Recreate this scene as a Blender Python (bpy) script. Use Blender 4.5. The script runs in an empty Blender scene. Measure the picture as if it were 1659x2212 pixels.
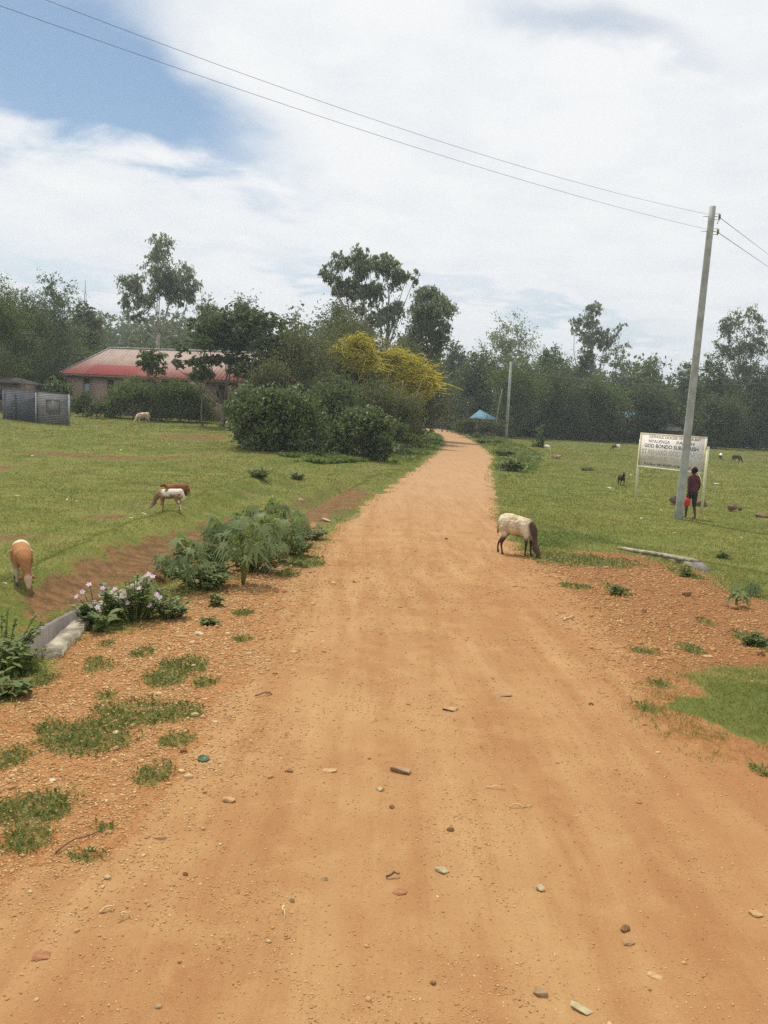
import bpy, math, random
import numpy as np
from mathutils import Matrix, Vector
PI = math.pi
rng = np.random.default_rng(7)
random.seed(7)
scene = bpy.context.scene
COL = scene.collection

# ------------------------------------------------------------------ camera
F = 1720.0; CX, CY = 829.5, 1106.0
PITCH = math.radians(7.3); ROLL = math.radians(3.0)
CAM = np.array([0.0, 0.0, 1.6])
RM = (Matrix.Rotation(PI/2 - PITCH, 3, 'X') @ Matrix.Rotation(ROLL, 3, 'Z'))
RN = np.array(RM)
cam = bpy.data.cameras.new('camera'); camo = bpy.data.objects.new('camera', cam); COL.objects.link(camo)
camo.matrix_world = Matrix.Translation(Vector(CAM)) @ RM.to_4x4()
cam.sensor_fit = 'VERTICAL'; cam.sensor_height = 36.0; cam.sensor_width = 27.0
cam.lens = 36.0*F/2212.0
cam.clip_start = 0.05; cam.clip_end = 3000
scene.camera = camo

def ray(px, py):
    """direction of a point of the photograph (1659 x 2212 units)"""
    return RN @ np.array([(px-CX)/F, -(py-CY)/F, -1.0])
def P(px, py, d):
    """world point on that ray at depth y = d"""
    r = ray(px, py); return CAM + r*(d/r[1])

# ------------------------------------------------------------------ noise
def _h(ix, iy, s):
    n = (ix.astype(np.int64)*374761393 + iy.astype(np.int64)*668265263 + s*1274126177) & 0xffffffff
    n = ((n ^ (n >> 13))*1274126177) & 0xffffffff
    return ((n ^ (n >> 16)) & 0xffff)/65535.0
def vnoise(x, y, s=0):
    x = np.asarray(x, float); y = np.asarray(y, float)
    ix = np.floor(x); iy = np.floor(y); fx = x-ix; fy = y-iy
    fx = fx*fx*(3-2*fx); fy = fy*fy*(3-2*fy)
    a = _h(ix, iy, s); b = _h(ix+1, iy, s); c = _h(ix, iy+1, s); d = _h(ix+1, iy+1, s)
    return (a*(1-fx)+b*fx)*(1-fy) + (c*(1-fx)+d*fx)*fy
def fbm(x, y, o=4, s=0):
    t = 0; a = .5; f = 1.0; w = 0
    for i in range(o):
        t = t + a*vnoise(x*f+17.3*i, y*f-9.1*i, s+i); w += a; a *= .5; f *= 2.03
    return t/w
def sst(t):
    t = np.clip(t, 0, 1); return t*t*(3-2*t)

# ------------------------------------------------------------------ terrain
CHAN = None
def XL(y): return np.interp(y, [-6, 0, 2.5, 4, 5, 7.5, 10, 13, 17.5, 23.5, 33, 47, 60, 90], [-14, -8, -3.6, -2.9, -2.45, -2.05, -1.75, -1.75, -1.35, -.9, .4, 2.3, 4.5, 6])
def XR(y): return np.interp(y, [-6, 0, 3, 6, 9, 12, 14, 19, 30, 42, 53, 90], [30, 22, 12, 7.0, 5.9, 5.4, 4.5, 3.3, 4.5, 6.0, 7.8, 14])
def H(x, y):
    x = np.asarray(x, float); y = np.asarray(y, float)
    ry = np.interp(y, [-60, 0, 3, 5, 8, 12.4, 16, 20, 26, 40], [0, 0, -.03, -.11, -.27, -.56, -.76, -.93, -1.07, -1.12])
    rise = np.interp(y, [25, 36, 52, 62, 70, 85, 100, 140, 260, 420], [0, .25, .75, 1.03, 1.28, 1.6, 1.9, 4, 19, 26])
    F0 = -1.15 + rise*sst((-x+1.0+np.clip(y-95, 0, 400)*.03)/6.5)
    F0 = F0 + .10*(fbm(x/6.0, y/6.0, 3, 11)-.5) * sst((y-8)/10) + .06*(fbm(x/1.3, y/1.3, 3, 21)-.5)
    xl = XL(y); xr = XR(y)
    s = np.maximum(sst((xl-x)/1.7), sst((x-xr)/2.4))
    z = ry*(1-s) + F0*s
    # ditch beside the road on the left and the earth bank behind it
    k = sst((y-3.5)/3)*(1-sst((y-26)/14))
    z = z - .42*k*np.exp(-((x-(xl-1.35))/.42)**2) + .27*k*np.exp(-((x-(xl-2.5-.05*y))/.55)**2)*(.6+.8*fbm(x, y, 2, 5))
    # ruts and humps of the dirt road
    onr = (1-s)
    z = z + onr*(.03*(fbm(x/1.1, y/2.4, 3, 31)-.5) + .010*(fbm(x*4, y*2.5, 3, 41)-.5) + .004*(fbm(x*14, y*14, 2, 43)-.5))
    z = z + (1-onr)*.03*(fbm(x*2.2, y*2.2, 3, 51)-.5)
    if CHAN is not None:
        x0, y0 = CHAN.min(0)-.3; x1, y1 = CHAN.max(0)+.3
        if x.ndim == 0: x = x[None]; y = y[None]; z = np.atleast_1d(z)
        m = (x > x0) & (x < x1) & (y > y0) & (y < y1)
        if m.any(): z = z.copy(); z[m] -= .5*sst((sdist(x[m], y[m], CHAN)+.05)/.07)
        if z.shape == (1,): z = z[0]
    return z
_T = np.exp(np.linspace(math.log(.6), math.log(900), 2600))
def G(px, py, zoff=0.0):
    """point of the terrain seen at a point of the photograph"""
    r = ray(px, py); pts = CAM[None, :] + _T[:, None]*r[None, :]
    g = pts[:, 2] - H(pts[:, 0], pts[:, 1]) - zoff
    i = np.where(g < 0)[0]
    if len(i) == 0: i = [len(_T)-1]
    i = max(1, i[0]); a = g[i-1]; b = g[i]; t = _T[i-1] + (_T[i]-_T[i-1])*a/(a-b+1e-9)
    p = CAM + t*r
    return np.array([p[0], p[1], float(H(p[0], p[1]))])
def Gp(pts): return np.array([G(a, b)[:2] for a, b in pts])
def sdist(x, y, poly):
    """signed distance to a polygon, positive inside"""
    d2 = np.full(x.shape, 1e18); ins = np.zeros(x.shape, bool)
    n = len(poly)
    for i in range(n):
        ax, ay = poly[i]; bx, by = poly[(i+1) % n]
        ex, ey = bx-ax, by-ay; L = ex*ex+ey*ey+1e-12
        t = np.clip(((x-ax)*ex+(y-ay)*ey)/L, 0, 1)
        d2 = np.minimum(d2, (x-ax-t*ex)**2+(y-ay-t*ey)**2)
        c = ((ay > y) != (by > y))
        with np.errstate(divide='ignore', invalid='ignore'):
            xi = ex*(y-ay)/(by-ay if by != ay else 1e-9)+ax
        ins ^= c & (x < xi)
    d = np.sqrt(d2); return np.where(ins, d, -d)

# concrete channel beside the road (world points, taken before it is cut into the ground)
CW_NEAR = [G(110, 1419), G(203, 1327), G(292, 1268), G(322, 1247)]
CW_FAR = [G(46, 1392), G(110, 1350), G(176, 1315)]
CHAN = np.array([CW_NEAR[0][:2]+[-.25, -.9], CW_NEAR[0][:2], CW_NEAR[1][:2], CW_NEAR[2][:2], CW_FAR[2][:2]+[.06, .5], CW_FAR[2][:2], CW_FAR[1][:2], CW_FAR[0][:2], CW_FAR[0][:2]+[-.25, -.7]])[1:-1]
# outline of the dirt road as world points
_left = Gp([(0, 1905), (120, 1880), (250, 1845), (340, 1730), (440, 1600), (500, 1500), (560, 1400), (605, 1310), (630, 1250), (690, 1180), (735, 1132), (800, 1080), (870, 1030), (930, 990), (962, 962), (958, 942), (930, 930), (880, 922)])
_right = Gp([(960, 928), (1000, 942), (1035, 960), (1064, 985), (1060, 1010), (1068, 1060), (1078, 1130), (1130, 1190), (1190, 1225), (1260, 1300), (1320, 1380), (1385, 1450), (1400, 1500), (1480, 1580), (1560, 1630), (1659, 1660)])
_ll = _left[0]; _rr = _right[-1]
ROAD = np.vstack([[(-60, -12), (-60, 1.2), (-12, 1.5), (_ll[0]-2.2, _ll[1]-.35)], _left, _right, [(_rr[0]+3, _rr[1]-.2), (60, 3.0), (60, -12)]])
GRAV_L = np.vstack([Gp([(0, 1905), (120, 1880), (250, 1845), (340, 1730), (440, 1600), (500, 1500), (560, 1400), (605, 1310), (640, 1240), (700, 1170), (680, 1130), (600, 1150), (480, 1240), (400, 1300), (280, 1360), (180, 1370), (120, 1425), (50, 1470), (0, 1520)]), [(-6, 3.5), (-14, 2.2), (-14, 1.0), (-6, 1.3)]])
GRAV_R = np.vstack([Gp([(1100, 1190), (1180, 1195), (1340, 1190), (1450, 1222), (1500, 1236), (1570, 1272), (1659, 1300)]), [(8, 10.0), (9, 6), (6.5, 5.2)], Gp([(1659, 1450), (1500, 1452), (1400, 1480), (1320, 1420), (1250, 1310), (1180, 1230)])])
GRASS_R = np.vstack([Gp([(1420, 1510), (1400, 1530), (1440, 1560), (1500, 1590), (1560, 1615), (1659, 1632)]), [(3.2, 4.3), (5.5, 4.4), (7, 5.2), (6, 5.9)], Gp([(1659, 1438), (1600, 1440), (1540, 1450), (1480, 1462), (1440, 1480)])])
SOIL = [Gp([(0, 1282), (60, 1255), (130, 1214), (250, 1168), (400, 1130), (470, 1105), (560, 1112), (650, 1104), (720, 1072), (800, 1050), (820, 1068), (740, 1128), (640, 1160), (480, 1230), (330, 1270), (180, 1350), (60, 1400), (0, 1420)]),
        Gp([(295, 938), (360, 936), (510, 938), (512, 952), (400, 952), (330, 945)]),
        Gp([(0, 975), (60, 968), (200, 980), (330, 985), (480, 975), (500, 985), (360, 995), (200, 995), (60, 982)]),
        Gp([(510, 1078), (530, 1068), (570, 1070), (568, 1084), (530, 1092), (508, 1088)]),
        Gp([(170, 1112), (240, 1104), (300, 1108), (290, 1120), (220, 1124), (170, 1120)]),
        Gp([(-60, 1150), (60, 1148), (150, 1162), (70, 1174), (-60, 1185)]),
        Gp([(-60, 1005), (60, 1002), (90, 1010), (30, 1022), (-60, 1030)]),
        Gp([(560, 962), (660, 955), (720, 975), (640, 985), (560, 975)]),
        Gp([(1225, 1150), (1260, 1145), (1275, 1158), (1240, 1165)]),
        Gp([(1440, 1175), (1475, 1168), (1490, 1182), (1450, 1195)]),
        Gp([(1150, 985), (1190, 983), (1200, 992), (1160, 996)]),
        Gp([(600, 1108), (640, 1100), (660, 1112), (620, 1122)]),
        Gp([(860, 965), (900, 955), (905, 975), (870, 985)])]
WEEDS = [(190, 1592, 105, 38), (115, 1575, 45, 18), (300, 1540, 95, 30), (390, 1540, 50, 22), (395, 1440, 55, 20), (360, 1465, 50, 20), (440, 1475, 28, 12), (330, 1672, 42, 26), (75, 1745, 90, 42), (60, 1815, 60, 34), (20, 1640, 42, 26), (382, 1600, 38, 18), (215, 1440, 34, 14), (95, 1470, 28, 14), (310, 1410, 30, 12), (522, 1380, 24, 8), (228, 1505, 22, 10), (205, 1430, 18, 8), (222, 1790, 30, 12), (190, 1850, 40, 12), (450, 1345, 12, 8), (230, 1392, 18, 8), (525, 1325, 22, 8), (655, 1215, 50, 12), (620, 1240, 30, 8), (745, 1112, 35, 12), (1330, 1275, 20, 12), (1490, 1402, 22, 12), (1632, 1388, 30, 22), (1525, 1345, 16, 8), (1478, 1240, 18, 12), (1362, 1216, 14, 9), (1240, 1268, 34, 6), (1435, 1480, 30, 9), (1390, 1408, 30, 6), (1400, 1530, 30, 12), (1240, 1210, 90, 14), (1170, 1170, 40, 12), (1230, 1150, 60, 12), (60, 1450, 40, 14), (1640, 1665, 18, 14)]
def weed_field(x, y):
    w = np.zeros(x.shape)
    for (a, b, ra, rb) in WEEDS:
        c = G(a, b); rx = abs(G(a+ra, b)[0]-c[0]); ry_ = abs(G(a, b-rb)[1]-G(a, b+rb)[1])/2
        q = ((x-c[0])/rx)**2+((y-c[1])/ry_)**2
        w = np.maximum(w, np.clip(1.25-.75*q, 0, 1))
    return w
def masks(x, y, pebble=False):
    nz = fbm(x*1.7, y*1.7, 4, 71)-.5; nf = fbm(x*7, y*7, 3, 77)-.5
    wob = .45*nz*np.clip(.4+y/22., .4, 1.3)+.16*nf
    dr = sdist(x, y, ROAD); wid = np.clip(.12+.012*y, .12, .5)
    dirt = sst((dr+wob)/wid*.5+.5)
    gr = np.maximum(sdist(x, y, GRAV_L), sdist(x, y, GRAV_R))
    grav = np.maximum(sst((gr+wob)/.5*.5+.5), sst((dr+.55)/.3)*(y < 11)*(x < 3)); peb = sst((gr+wob*1.6+.12)/.75*.5+.5)
    g2 = sst((sdist(x, y, GRASS_R)+-.2+wob*1.2+.6*(fbm(x*3.2, y*3.2, 3, 79)-.5))/.35*.5+.5)
    soil = np.zeros(x.shape)
    for i_, s_ in enumerate(SOIL): soil = np.maximum(soil, sst((sdist(x, y, s_)+wob*1.1)/np.clip(.3+.02*y, .3, 1.6)*.5+.5)*(1.2 if i_ == 0 else 1.0))
    weed = np.maximum(weed_field(x, y)*(.6+1.0*fbm(x*5, y*5, 3, 91)), g2*1.2)
    dirt = dirt*(1-g2); grav = grav*(1-g2)
    if pebble: return dirt, peb*(1-g2), np.clip(soil, 0, 1.25), np.clip(weed, 0, 1)
    return dirt, grav, np.clip(soil, 0, 1.25), np.clip(weed, 0, 1)

# ------------------------------------------------------------------ mesh helpers
def mesh_np(name, V, Fc, attrs=None, smooth=False, mats=None, fmat=None):
    V = np.asarray(V, np.float32); me = bpy.data.meshes.new(name)
    if isinstance(Fc, np.ndarray):
        n, k = Fc.shape; flat = Fc.ravel(); tot = np.full(n, k)
    else:
        tot = np.array([len(f) for f in Fc]); flat = np.concatenate([np.asarray(f) for f in Fc]); n = len(Fc)
    me.vertices.add(len(V)); me.vertices.foreach_set('co', V.ravel())
    me.loops.add(len(flat)); me.loops.foreach_set('vertex_index', flat.astype(np.int32))
    me.polygons.add(n); me.polygons.foreach_set('loop_start', (np.cumsum(tot)-tot).astype(np.int32))
    if smooth: me.polygons.foreach_set('use_smooth', np.ones(n, bool))
    for k_, a in (attrs or {}).items():
        if a.ndim == 1:
            at = me.attributes.new(k_, 'FLOAT', 'POINT'); at.data.foreach_set('value', a.astype(np.float32))
        else:
            at = me.attributes.new(k_, 'FLOAT_COLOR', 'POINT')
            at.data.foreach_set('color', np.hstack([a, np.ones((len(a), 1))]).astype(np.float32).ravel())
    for m in (mats or []): me.materials.append(m)
    if fmat is not None: me.polygons.foreach_set('material_index', fmat.astype(np.int32))
    me.update(calc_edges=True); me.validate(); return me
def link(name, me, parent=None, loc=(0, 0, 0)):
    o = bpy.data.objects.new(name, me); COL.objects.link(o); o.location = Vector([float(c) for c in loc])
    if parent is not None: o.parent = parent
    return o
def tag(o, label=None, cat=None, group=None, kind=None):
    if label: o['label'] = label
    if cat: o['category'] = cat
    if group: o['group'] = group
    if kind: o['kind'] = kind
    return o
def thing(name, label, cat, loc, rz=0.0, group=None):
    o = bpy.data.objects.new(name, None); COL.objects.link(o)
    o.location = Vector([float(c) for c in loc]); o.rotation_euler = (0, 0, rz); o.empty_display_size = .2
    return tag(o, label, cat, group)
class MB:
    """collects shapes for one mesh"""
    def __init__(s): s.V = []; s.F = []; s.A = []; s.n = 0
    def add(s, V, Fs, a=0.5):
        V = np.asarray(V, float)
        s.V.append(V); s.F += [tuple(int(i)+s.n for i in f) for f in Fs]; s.A.append(np.full(len(V), a) if np.isscalar(a) else np.asarray(a)); s.n += len(V); return s
    def box(s, c, d, rot=None, a=.5):
        c = np.asarray(c, float); h = np.asarray(d, float)/2
        v = np.array([[i, j, k] for i in (-1, 1) for j in (-1, 1) for k in (-1, 1)])*h
        if rot is not None: v = v @ np.array(rot).T
        return s.add(v+c, [(0, 1, 3, 2), (4, 6, 7, 5), (0, 4, 5, 1), (2, 3, 7, 6), (0, 2, 6, 4), (1, 5, 7, 3)], a)
    def tube(s, pts, rad, n=8, a=.5, cap=True, ell=None):
        pts = np.asarray(pts, float); m = len(pts); rad = np.broadcast_to(np.asarray(rad, float), (m,))
        T = np.gradient(pts, axis=0); T /= np.linalg.norm(T, axis=1)[:, None]+1e-12
        up = np.array([0, 0, 1.0]) if abs(T[0][2]) < .9 else np.array([1.0, 0, 0])
        V = []
        for i in range(m):
            u = np.cross(T[i], up); nu = np.linalg.norm(u)
            u = u/nu if nu > 1e-3 else np.array([0, 1., 0]); w = np.cross(u, T[i]); up = w
            th = np.linspace(0, 2*PI, n, endpoint=False)
            eu, ew = (1, 1) if ell is None else ell[i]
            V.append(pts[i] + rad[i]*(np.cos(th)[:, None]*u*eu + np.sin(th)[:, None]*w*ew))
        Fs = [(i*n+j, i*n+(j+1) % n, (i+1)*n+(j+1) % n, (i+1)*n+j) for i in range(m-1) for j in range(n)]
        if cap: Fs += [tuple(range(n-1, -1, -1)), tuple((m-1)*n+j for j in range(n))]
        return s.add(np.vstack(V), Fs, a)
    def prism(s, poly, z0, z1, a=.5):
        """poly of 2D points extruded along z"""
        n = len(poly); V = [(p[0], p[1], z0) for p in poly]+[(p[0], p[1], z1) for p in poly]
        return s.add(V, [tuple(range(n-1, -1, -1)), tuple(range(n, 2*n))]+[(i, (i+1) % n, n+(i+1) % n, n+i) for i in range(n)], a)
    def build(s, name, mat, parent=None, loc=(0, 0, 0), smooth=False, off=(0, 0, 0)):
        me = mesh_np(name, np.vstack(s.V)-np.asarray(off, float), s.F, {'v': np.concatenate(s.A)}, smooth, [mat] if mat else [])
        return link(name, me, parent, loc)

# ------------------------------------------------------------------ materials
def newmat(name):
    m = bpy.data.materials.new(name); m.use_nodes = True; nt = m.node_tree
    b = nt.nodes['Principled BSDF']; b.inputs['Roughness'].default_value = .85
    return m, nt, b
def N(nt, t, **kw):
    n = nt.nodes.new(t)
    for k, v in kw.items():
        if k in n.inputs: n.inputs[k].default_value = v
        else: setattr(n, k, v)
    return n
def noise(nt, vec, sc, det=4, rough=.55, dist=0.0):
    n = N(nt, 'ShaderNodeTexNoise'); n.inputs['Scale'].default_value = sc; n.inputs['Detail'].default_value = det
    n.inputs['Roughness'].default_value = rough; n.inputs['Distortion'].default_value = dist
    if vec is not None: nt.links.new(vec, n.inputs['Vector'])
    return n.outputs['Fac']
def mth(nt, op, a, b=None, c=None, clamp=False):
    n = N(nt, 'ShaderNodeMath'); n.operation = op; n.use_clamp = clamp
    for i, v in enumerate((a, b, c)):
        if v is None: continue
        if isinstance(v, (int, float)): n.inputs[i].default_value = v
        else: nt.links.new(v, n.inputs[i])
    return n.outputs[0]
def mix(nt, f, a, b, mode='MIX'):
    n = N(nt, 'ShaderNodeMix'); n.data_type = 'RGBA'; n.blend_type = mode
    for s_, v in ((n.inputs[0], f), (n.inputs[6], a), (n.inputs[7], b)):
        if isinstance(v, (int, float)): s_.default_value = v
        elif isinstance(v, tuple): s_.default_value = (*v[:3], 1)
        else: nt.links.new(v, s_)
    return n.outputs[2]
def ramp(nt, f, a, b):
    n = N(nt, 'ShaderNodeMapRange'); n.interpolation_type = 'SMOOTHSTEP'
    nt.links.new(f, n.inputs[0]); n.inputs[1].default_value = a; n.inputs[2].default_value = b; return n.outputs[0]
def attr(nt, name, out='Fac'):
    n = N(nt, 'ShaderNodeAttribute'); n.attribute_name = name; return n.outputs[out]
def bump(nt, b, h, st, dist):
    n = N(nt, 'ShaderNodeBump'); n.inputs['Strength'].default_value = st; n.inputs['Distance'].default_value = dist
    nt.links.new(h, n.inputs['Height']); nt.links.new(n.outputs[0], b.inputs['Normal'])
def simple(name, c1, c2, sc=6, rough=.85, bst=.3, bd=.01, metal=0.0, spec=.3, coord='Object'):
    m, nt, b = newmat(name); tc = N(nt, 'ShaderNodeTexCoord').outputs[coord]
    f = ramp(nt, noise(nt, tc, sc, 6), .3, .7); nt.links.new(mix(nt, f, c1, c2), b.inputs['Base Color'])
    b.inputs['Roughness'].default_value = rough; b.inputs['Metallic'].default_value = metal; b.inputs['Specular IOR Level'].default_value = spec
    if bst: bump(nt, b, noise(nt, tc, sc*4, 5), bst, bd)
    return m
def leafmat(name, dark, light, trans=.3, rough=.55, spec=.25):
    m, nt, b = newmat(name); v = attr(nt, 'v'); c = mix(nt, v, dark, light)
    nt.links.new(c, b.inputs['Base Color']); b.inputs['Roughness'].default_value = rough; b.inputs['Specular IOR Level'].default_value = spec
    tr = N(nt, 'ShaderNodeBsdfTranslucent'); nt.links.new(mix(nt, .5, c, (light[0]*1.3, light[1]*1.5, light[2]*.8)), tr.inputs['Color'])
    ms = N(nt, 'ShaderNodeMixShader'); ms.inputs[0].default_value = trans
    nt.links.new(b.outputs[0], ms.inputs[1]); nt.links.new(tr.outputs[0], ms.inputs[2])
    nt.links.new(ms.outputs[0], nt.nodes['Material Output'].inputs['Surface']); return m
def pointmat(name, rough=.9, bsc=60, bst=.4, bd=.01, mul=1.0, spec=.15):
    m, nt, b = newmat(name); c = attr(nt, 'Col', 'Color'); tc = N(nt, 'ShaderNodeTexCoord').outputs['Object']
    n = noise(nt, tc, bsc, 5); g = mth(nt, 'MULTIPLY_ADD', n, .6, .7)
    mm = N(nt, 'ShaderNodeVectorMath'); mm.operation = 'SCALE'; nt.links.new(c, mm.inputs[0]); nt.links.new(g, mm.inputs[3])
    nt.links.new(mm.outputs[0], b.inputs['Base Color']); b.inputs['Roughness'].default_value = rough; b.inputs['Specular IOR Level'].default_value = spec
    bump(nt, b, n, bst, bd); return m

M = {}
def ground_material():
    m, nt, b = newmat('earth_and_grass')
    pos = N(nt, 'ShaderNodeNewGeometry').outputs['Position']
    n05 = noise(nt, pos, .35, 4); n1 = noise(nt, pos, 1.3, 6); n4 = noise(nt, pos, 5, 6, .6); n20 = noise(nt, pos, 22, 6, .65); n90 = noise(nt, pos, 95, 5, .7)
    n300 = noise(nt, pos, 330, 3, .6)
    st = N(nt, 'ShaderNodeMapping'); st.inputs['Scale'].default_value = (3.2, .35, 1); st.inputs['Rotation'].default_value = (0, 0, math.radians(5)); nt.links.new(pos, st.inputs['Vector'])
    nst = noise(nt, st.outputs[0], 1.0, 6, .6, .4)
    # packed dirt of the road
    road = mix(nt, ramp(nt, n1, .3, .7), (.375, .222, .100), (.328, .174, .076))
    road = mix(nt, mth(nt, 'MULTIPLY', ramp(nt, nst, .40, .66), .75), road, (.285, .130, .052))
    road = mix(nt, mth(nt, 'MULTIPLY', ramp(nt, n4, .45, .7), .35), road, (.42, .27, .12))
    far = ramp(nt, N(nt, 'ShaderNodeSeparateXYZ').outputs[1], 9, 34)
    nt.links.new(pos, far.node.inputs[0].links[0].from_node.inputs[0])
    road = mix(nt, mth(nt, 'MULTIPLY', far, .65), road, (.395, .25, .142))
    st2 = N(nt, 'ShaderNodeMapping'); st2.inputs['Scale'].default_value = (6.5, .45, 1); st2.inputs['Rotation'].default_value = (0, 0, math.radians(4)); nt.links.new(pos, st2.inputs['Vector'])
    ns2 = noise(nt, st2.outputs[0], 1.0, 5, .65, .3)
    road = mix(nt, mth(nt, 'MULTIPLY', ramp(nt, ns2, .52, .70), .26), road, (.47, .30, .15)); road = mix(nt, mth(nt, 'MULTIPLY', ramp(nt, ns2, .48, .32), .34), road, (.27, .125, .048))
    xs_ = N(nt, 'ShaderNodeSeparateXYZ'); nt.links.new(pos, xs_.inputs[0])
    rr = mth(nt, 'MULTIPLY', ramp(nt, mth(nt, 'ADD', xs_.outputs[0], mth(nt, 'MULTIPLY_ADD', n1, 2.4, -1.2)), .3, 2.6), ramp(nt, xs_.outputs[1], 14, 7))
    road = mix(nt, mth(nt, 'MULTIPLY', rr, .55), road, (.30, .135, .053))
    road = mix(nt, mth(nt, 'MULTIPLY', ramp(nt, n90, .5, .68), .34), road, (.22, .10, .04))
    road = mix(nt, mth(nt, 'MULTIPLY', ramp(nt, n300, .57, .68), .5), road, (.54, .37, .19))
    # loose gravelly shoulder
    vo = N(nt, 'ShaderNodeTexVoronoi'); vo.inputs['Scale'].default_value = 48; nt.links.new(pos, vo.inputs['Vector'])
    gc = mix(nt, ramp(nt, n20, .35, .65), (.29, .125, .045), (.36, .19, .078))
    gc = mix(nt, mth(nt, 'MULTIPLY', ramp(nt, vo.outputs['Distance'], .25, .05), .55), gc, (.46, .28, .12))
    gc = mix(nt, mth(nt, 'MULTIPLY', ramp(nt, n90, .5, .7), .5), gc, (.14, .06, .03))
    gc = mix(nt, mth(nt, 'MULTIPLY', ramp(nt, mth(nt, 'ADD', xs_.outputs[0], mth(nt, 'MULTIPLY_ADD', n1, 2, -1)), 1.2, 3.0), .7), gc, (.20, .085, .036))
    soil = mix(nt, ramp(nt, n4, .35, .65), (.105, .052, .026), (.21, .105, .05))
    soil = mix(nt, mth(nt, 'MULTIPLY', ramp(nt, n20, .5, .7), .5), soil, (.11, .055, .03))
    g = mix(nt, ramp(nt, n1, .35, .65), (.112, .136, .026), (.168, .170, .042))
    g = mix(nt, mth(nt, 'MULTIPLY', ramp(nt, n05, .5, .68), .6), g, (.066, .104, .018))
    g = mix(nt, mth(nt, 'MULTIPLY', ramp(nt, n4, .50, .72), .6), g, (.215, .17, .07))
    npz = noise(nt, pos, .55, 5, .6, .6); g = mix(nt, mth(nt, 'MULTIPLY', ramp(nt, npz, .54, .68), .6), g, (.19, .135, .06))
    g = mix(nt, mth(nt, 'MULTIPLY', ramp(nt, n20, .5, .72), .5), g, (.075, .092, .02))
    g = mix(nt, mth(nt, 'MULTIPLY', ramp(nt, n90, .56, .75), .4), g, (.24, .22, .08))
    j = mth(nt, 'ADD', mth(nt, 'MULTIPLY_ADD', n4, .55, -.275), mth(nt, 'MULTIPLY_ADD', n20, .5, -.25))
    def fac(nm, lo, hi): return ramp(nt, mth(nt, 'ADD', attr(nt, nm), j), lo, hi)
    c = mix(nt, mth(nt, 'MULTIPLY', mth(nt, 'MULTIPLY', fac('soil', .45, .75), ramp(nt, mth(nt, 'ADD', mth(nt, 'ADD', n1, j), mth(nt, 'MULTIPLY_ADD', attr(nt, 'soil'), .8, -.8)), .28, .52)), .9), g, soil)
    c = mix(nt, fac('gravel', .4, .6), c, gc)
    c = mix(nt, fac('dirt', .42, .58), c, road)
    wd = mix(nt, ramp(nt, n20, .35, .65), (.06, .085, .02), (.11, .13, .035))
    c = mix(nt, mth(nt, 'MULTIPLY', fac('weed', .45, .75), .62), c, wd)
    nt.links.new(c, b.inputs['Base Color']); b.inputs['Roughness'].default_value = .95; b.inputs['Specular IOR Level'].default_value = .12
    h = mth(nt, 'ADD', mth(nt, 'MULTIPLY', n20, .5), mth(nt, 'MULTIPLY', n90, .22))
    h = mth(nt, 'ADD', h, mth(nt, 'MULTIPLY', n300, .06)); bump(nt, b, h, .42, .03)
    return m
M['ground'] = ground_material()
M['grass'] = leafmat('grass_blades', (.092, .117, .022), (.255, .25, .066), .25, .6)
M['weed'] = leafmat('weed_leaves', (.055, .09, .02), (.18, .225, .06), .25, .6)
M['euc'] = leafmat('eucalyptus_leaves', (.085, .108, .062), (.24, .27, .17), .38)
M['dark'] = leafmat('dark_leaves', (.035, .056, .022), (.13, .16, .062), .32)
M['mid'] = leafmat('mid_green_leaves', (.038, .062, .02), (.165, .205, .066), .35)
M['olive'] = leafmat('olive_leaves', (.05, .06, .024), (.17, .175, .075), .35)
M['blue'] = leafmat('bluish_leaves', (.05, .078, .045), (.15, .19, .11), .35)
M['bush'] = leafmat('broad_bush_leaves', (.035, .06, .018), (.17, .21, .07), .25, .5, .3)
M['castor'] = leafmat('lobed_leaves', (.06, .098, .034), (.21, .26, .105), .35, .55, .25)
M['vinca'] = leafmat('glossy_oval_leaves', (.045, .075, .018), (.18, .23, .06), .25, .5, .3)
M['stem'] = simple('green_stem', (.16, .2, .06), (.24, .27, .09), 20)
M['bark'] = simple('grey_brown_bark', (.10, .08, .06), (.21, .18, .14), 9, bd=.03)
M['palebark'] = simple('pale_bark', (.24, .21, .17), (.40, .36, .30), 5, bd=.02)
M['yellow'] = leafmat('yellow_vine_strands', (.31, .27, .03), (.90, .78, .08), .3, .6)
M['pole'] = simple('weathered_pole_timber', (.27, .28, .26), (.41, .42, .39), 3, bd=.01)
M['wire'] = simple('dark_wire', (.12, .12, .13), (.18, .18, .19), 8, .5, 0)
M['metal'] = simple('galvanised_metal', (.30, .31, .33), (.45, .46, .48), 6, .5, .2, .004, .6)
M['conc'] = simple('bare_concrete', (.19, .155, .115), (.30, .26, .20), 7, .9, .6, .015)
M['concw'] = simple('rough_white_concrete', (.17, .14, .10), (.44, .39, .30), 9, .9, .9, .02)
M['concd'] = simple('plastered_concrete', (.15, .13, .12), (.21, .18, .165), 5, .9, .2, .006)
M['cream'] = simple('cream_painted_steel', (.62, .58, .40), (.75, .71, .52), 5, .55, .1, .002)
M['board'] = simple('faded_white_board', (.74, .69, .67), (.83, .80, .78), 3, .6, .05, .002)
M['ink'] = simple('black_lettering', (.03, .03, .04), (.06, .06, .07), 20, .7, 0)
M['faded'] = simple('faded_lettering', (.40, .36, .33), (.58, .53, .50), 30, .8, 0)

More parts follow.
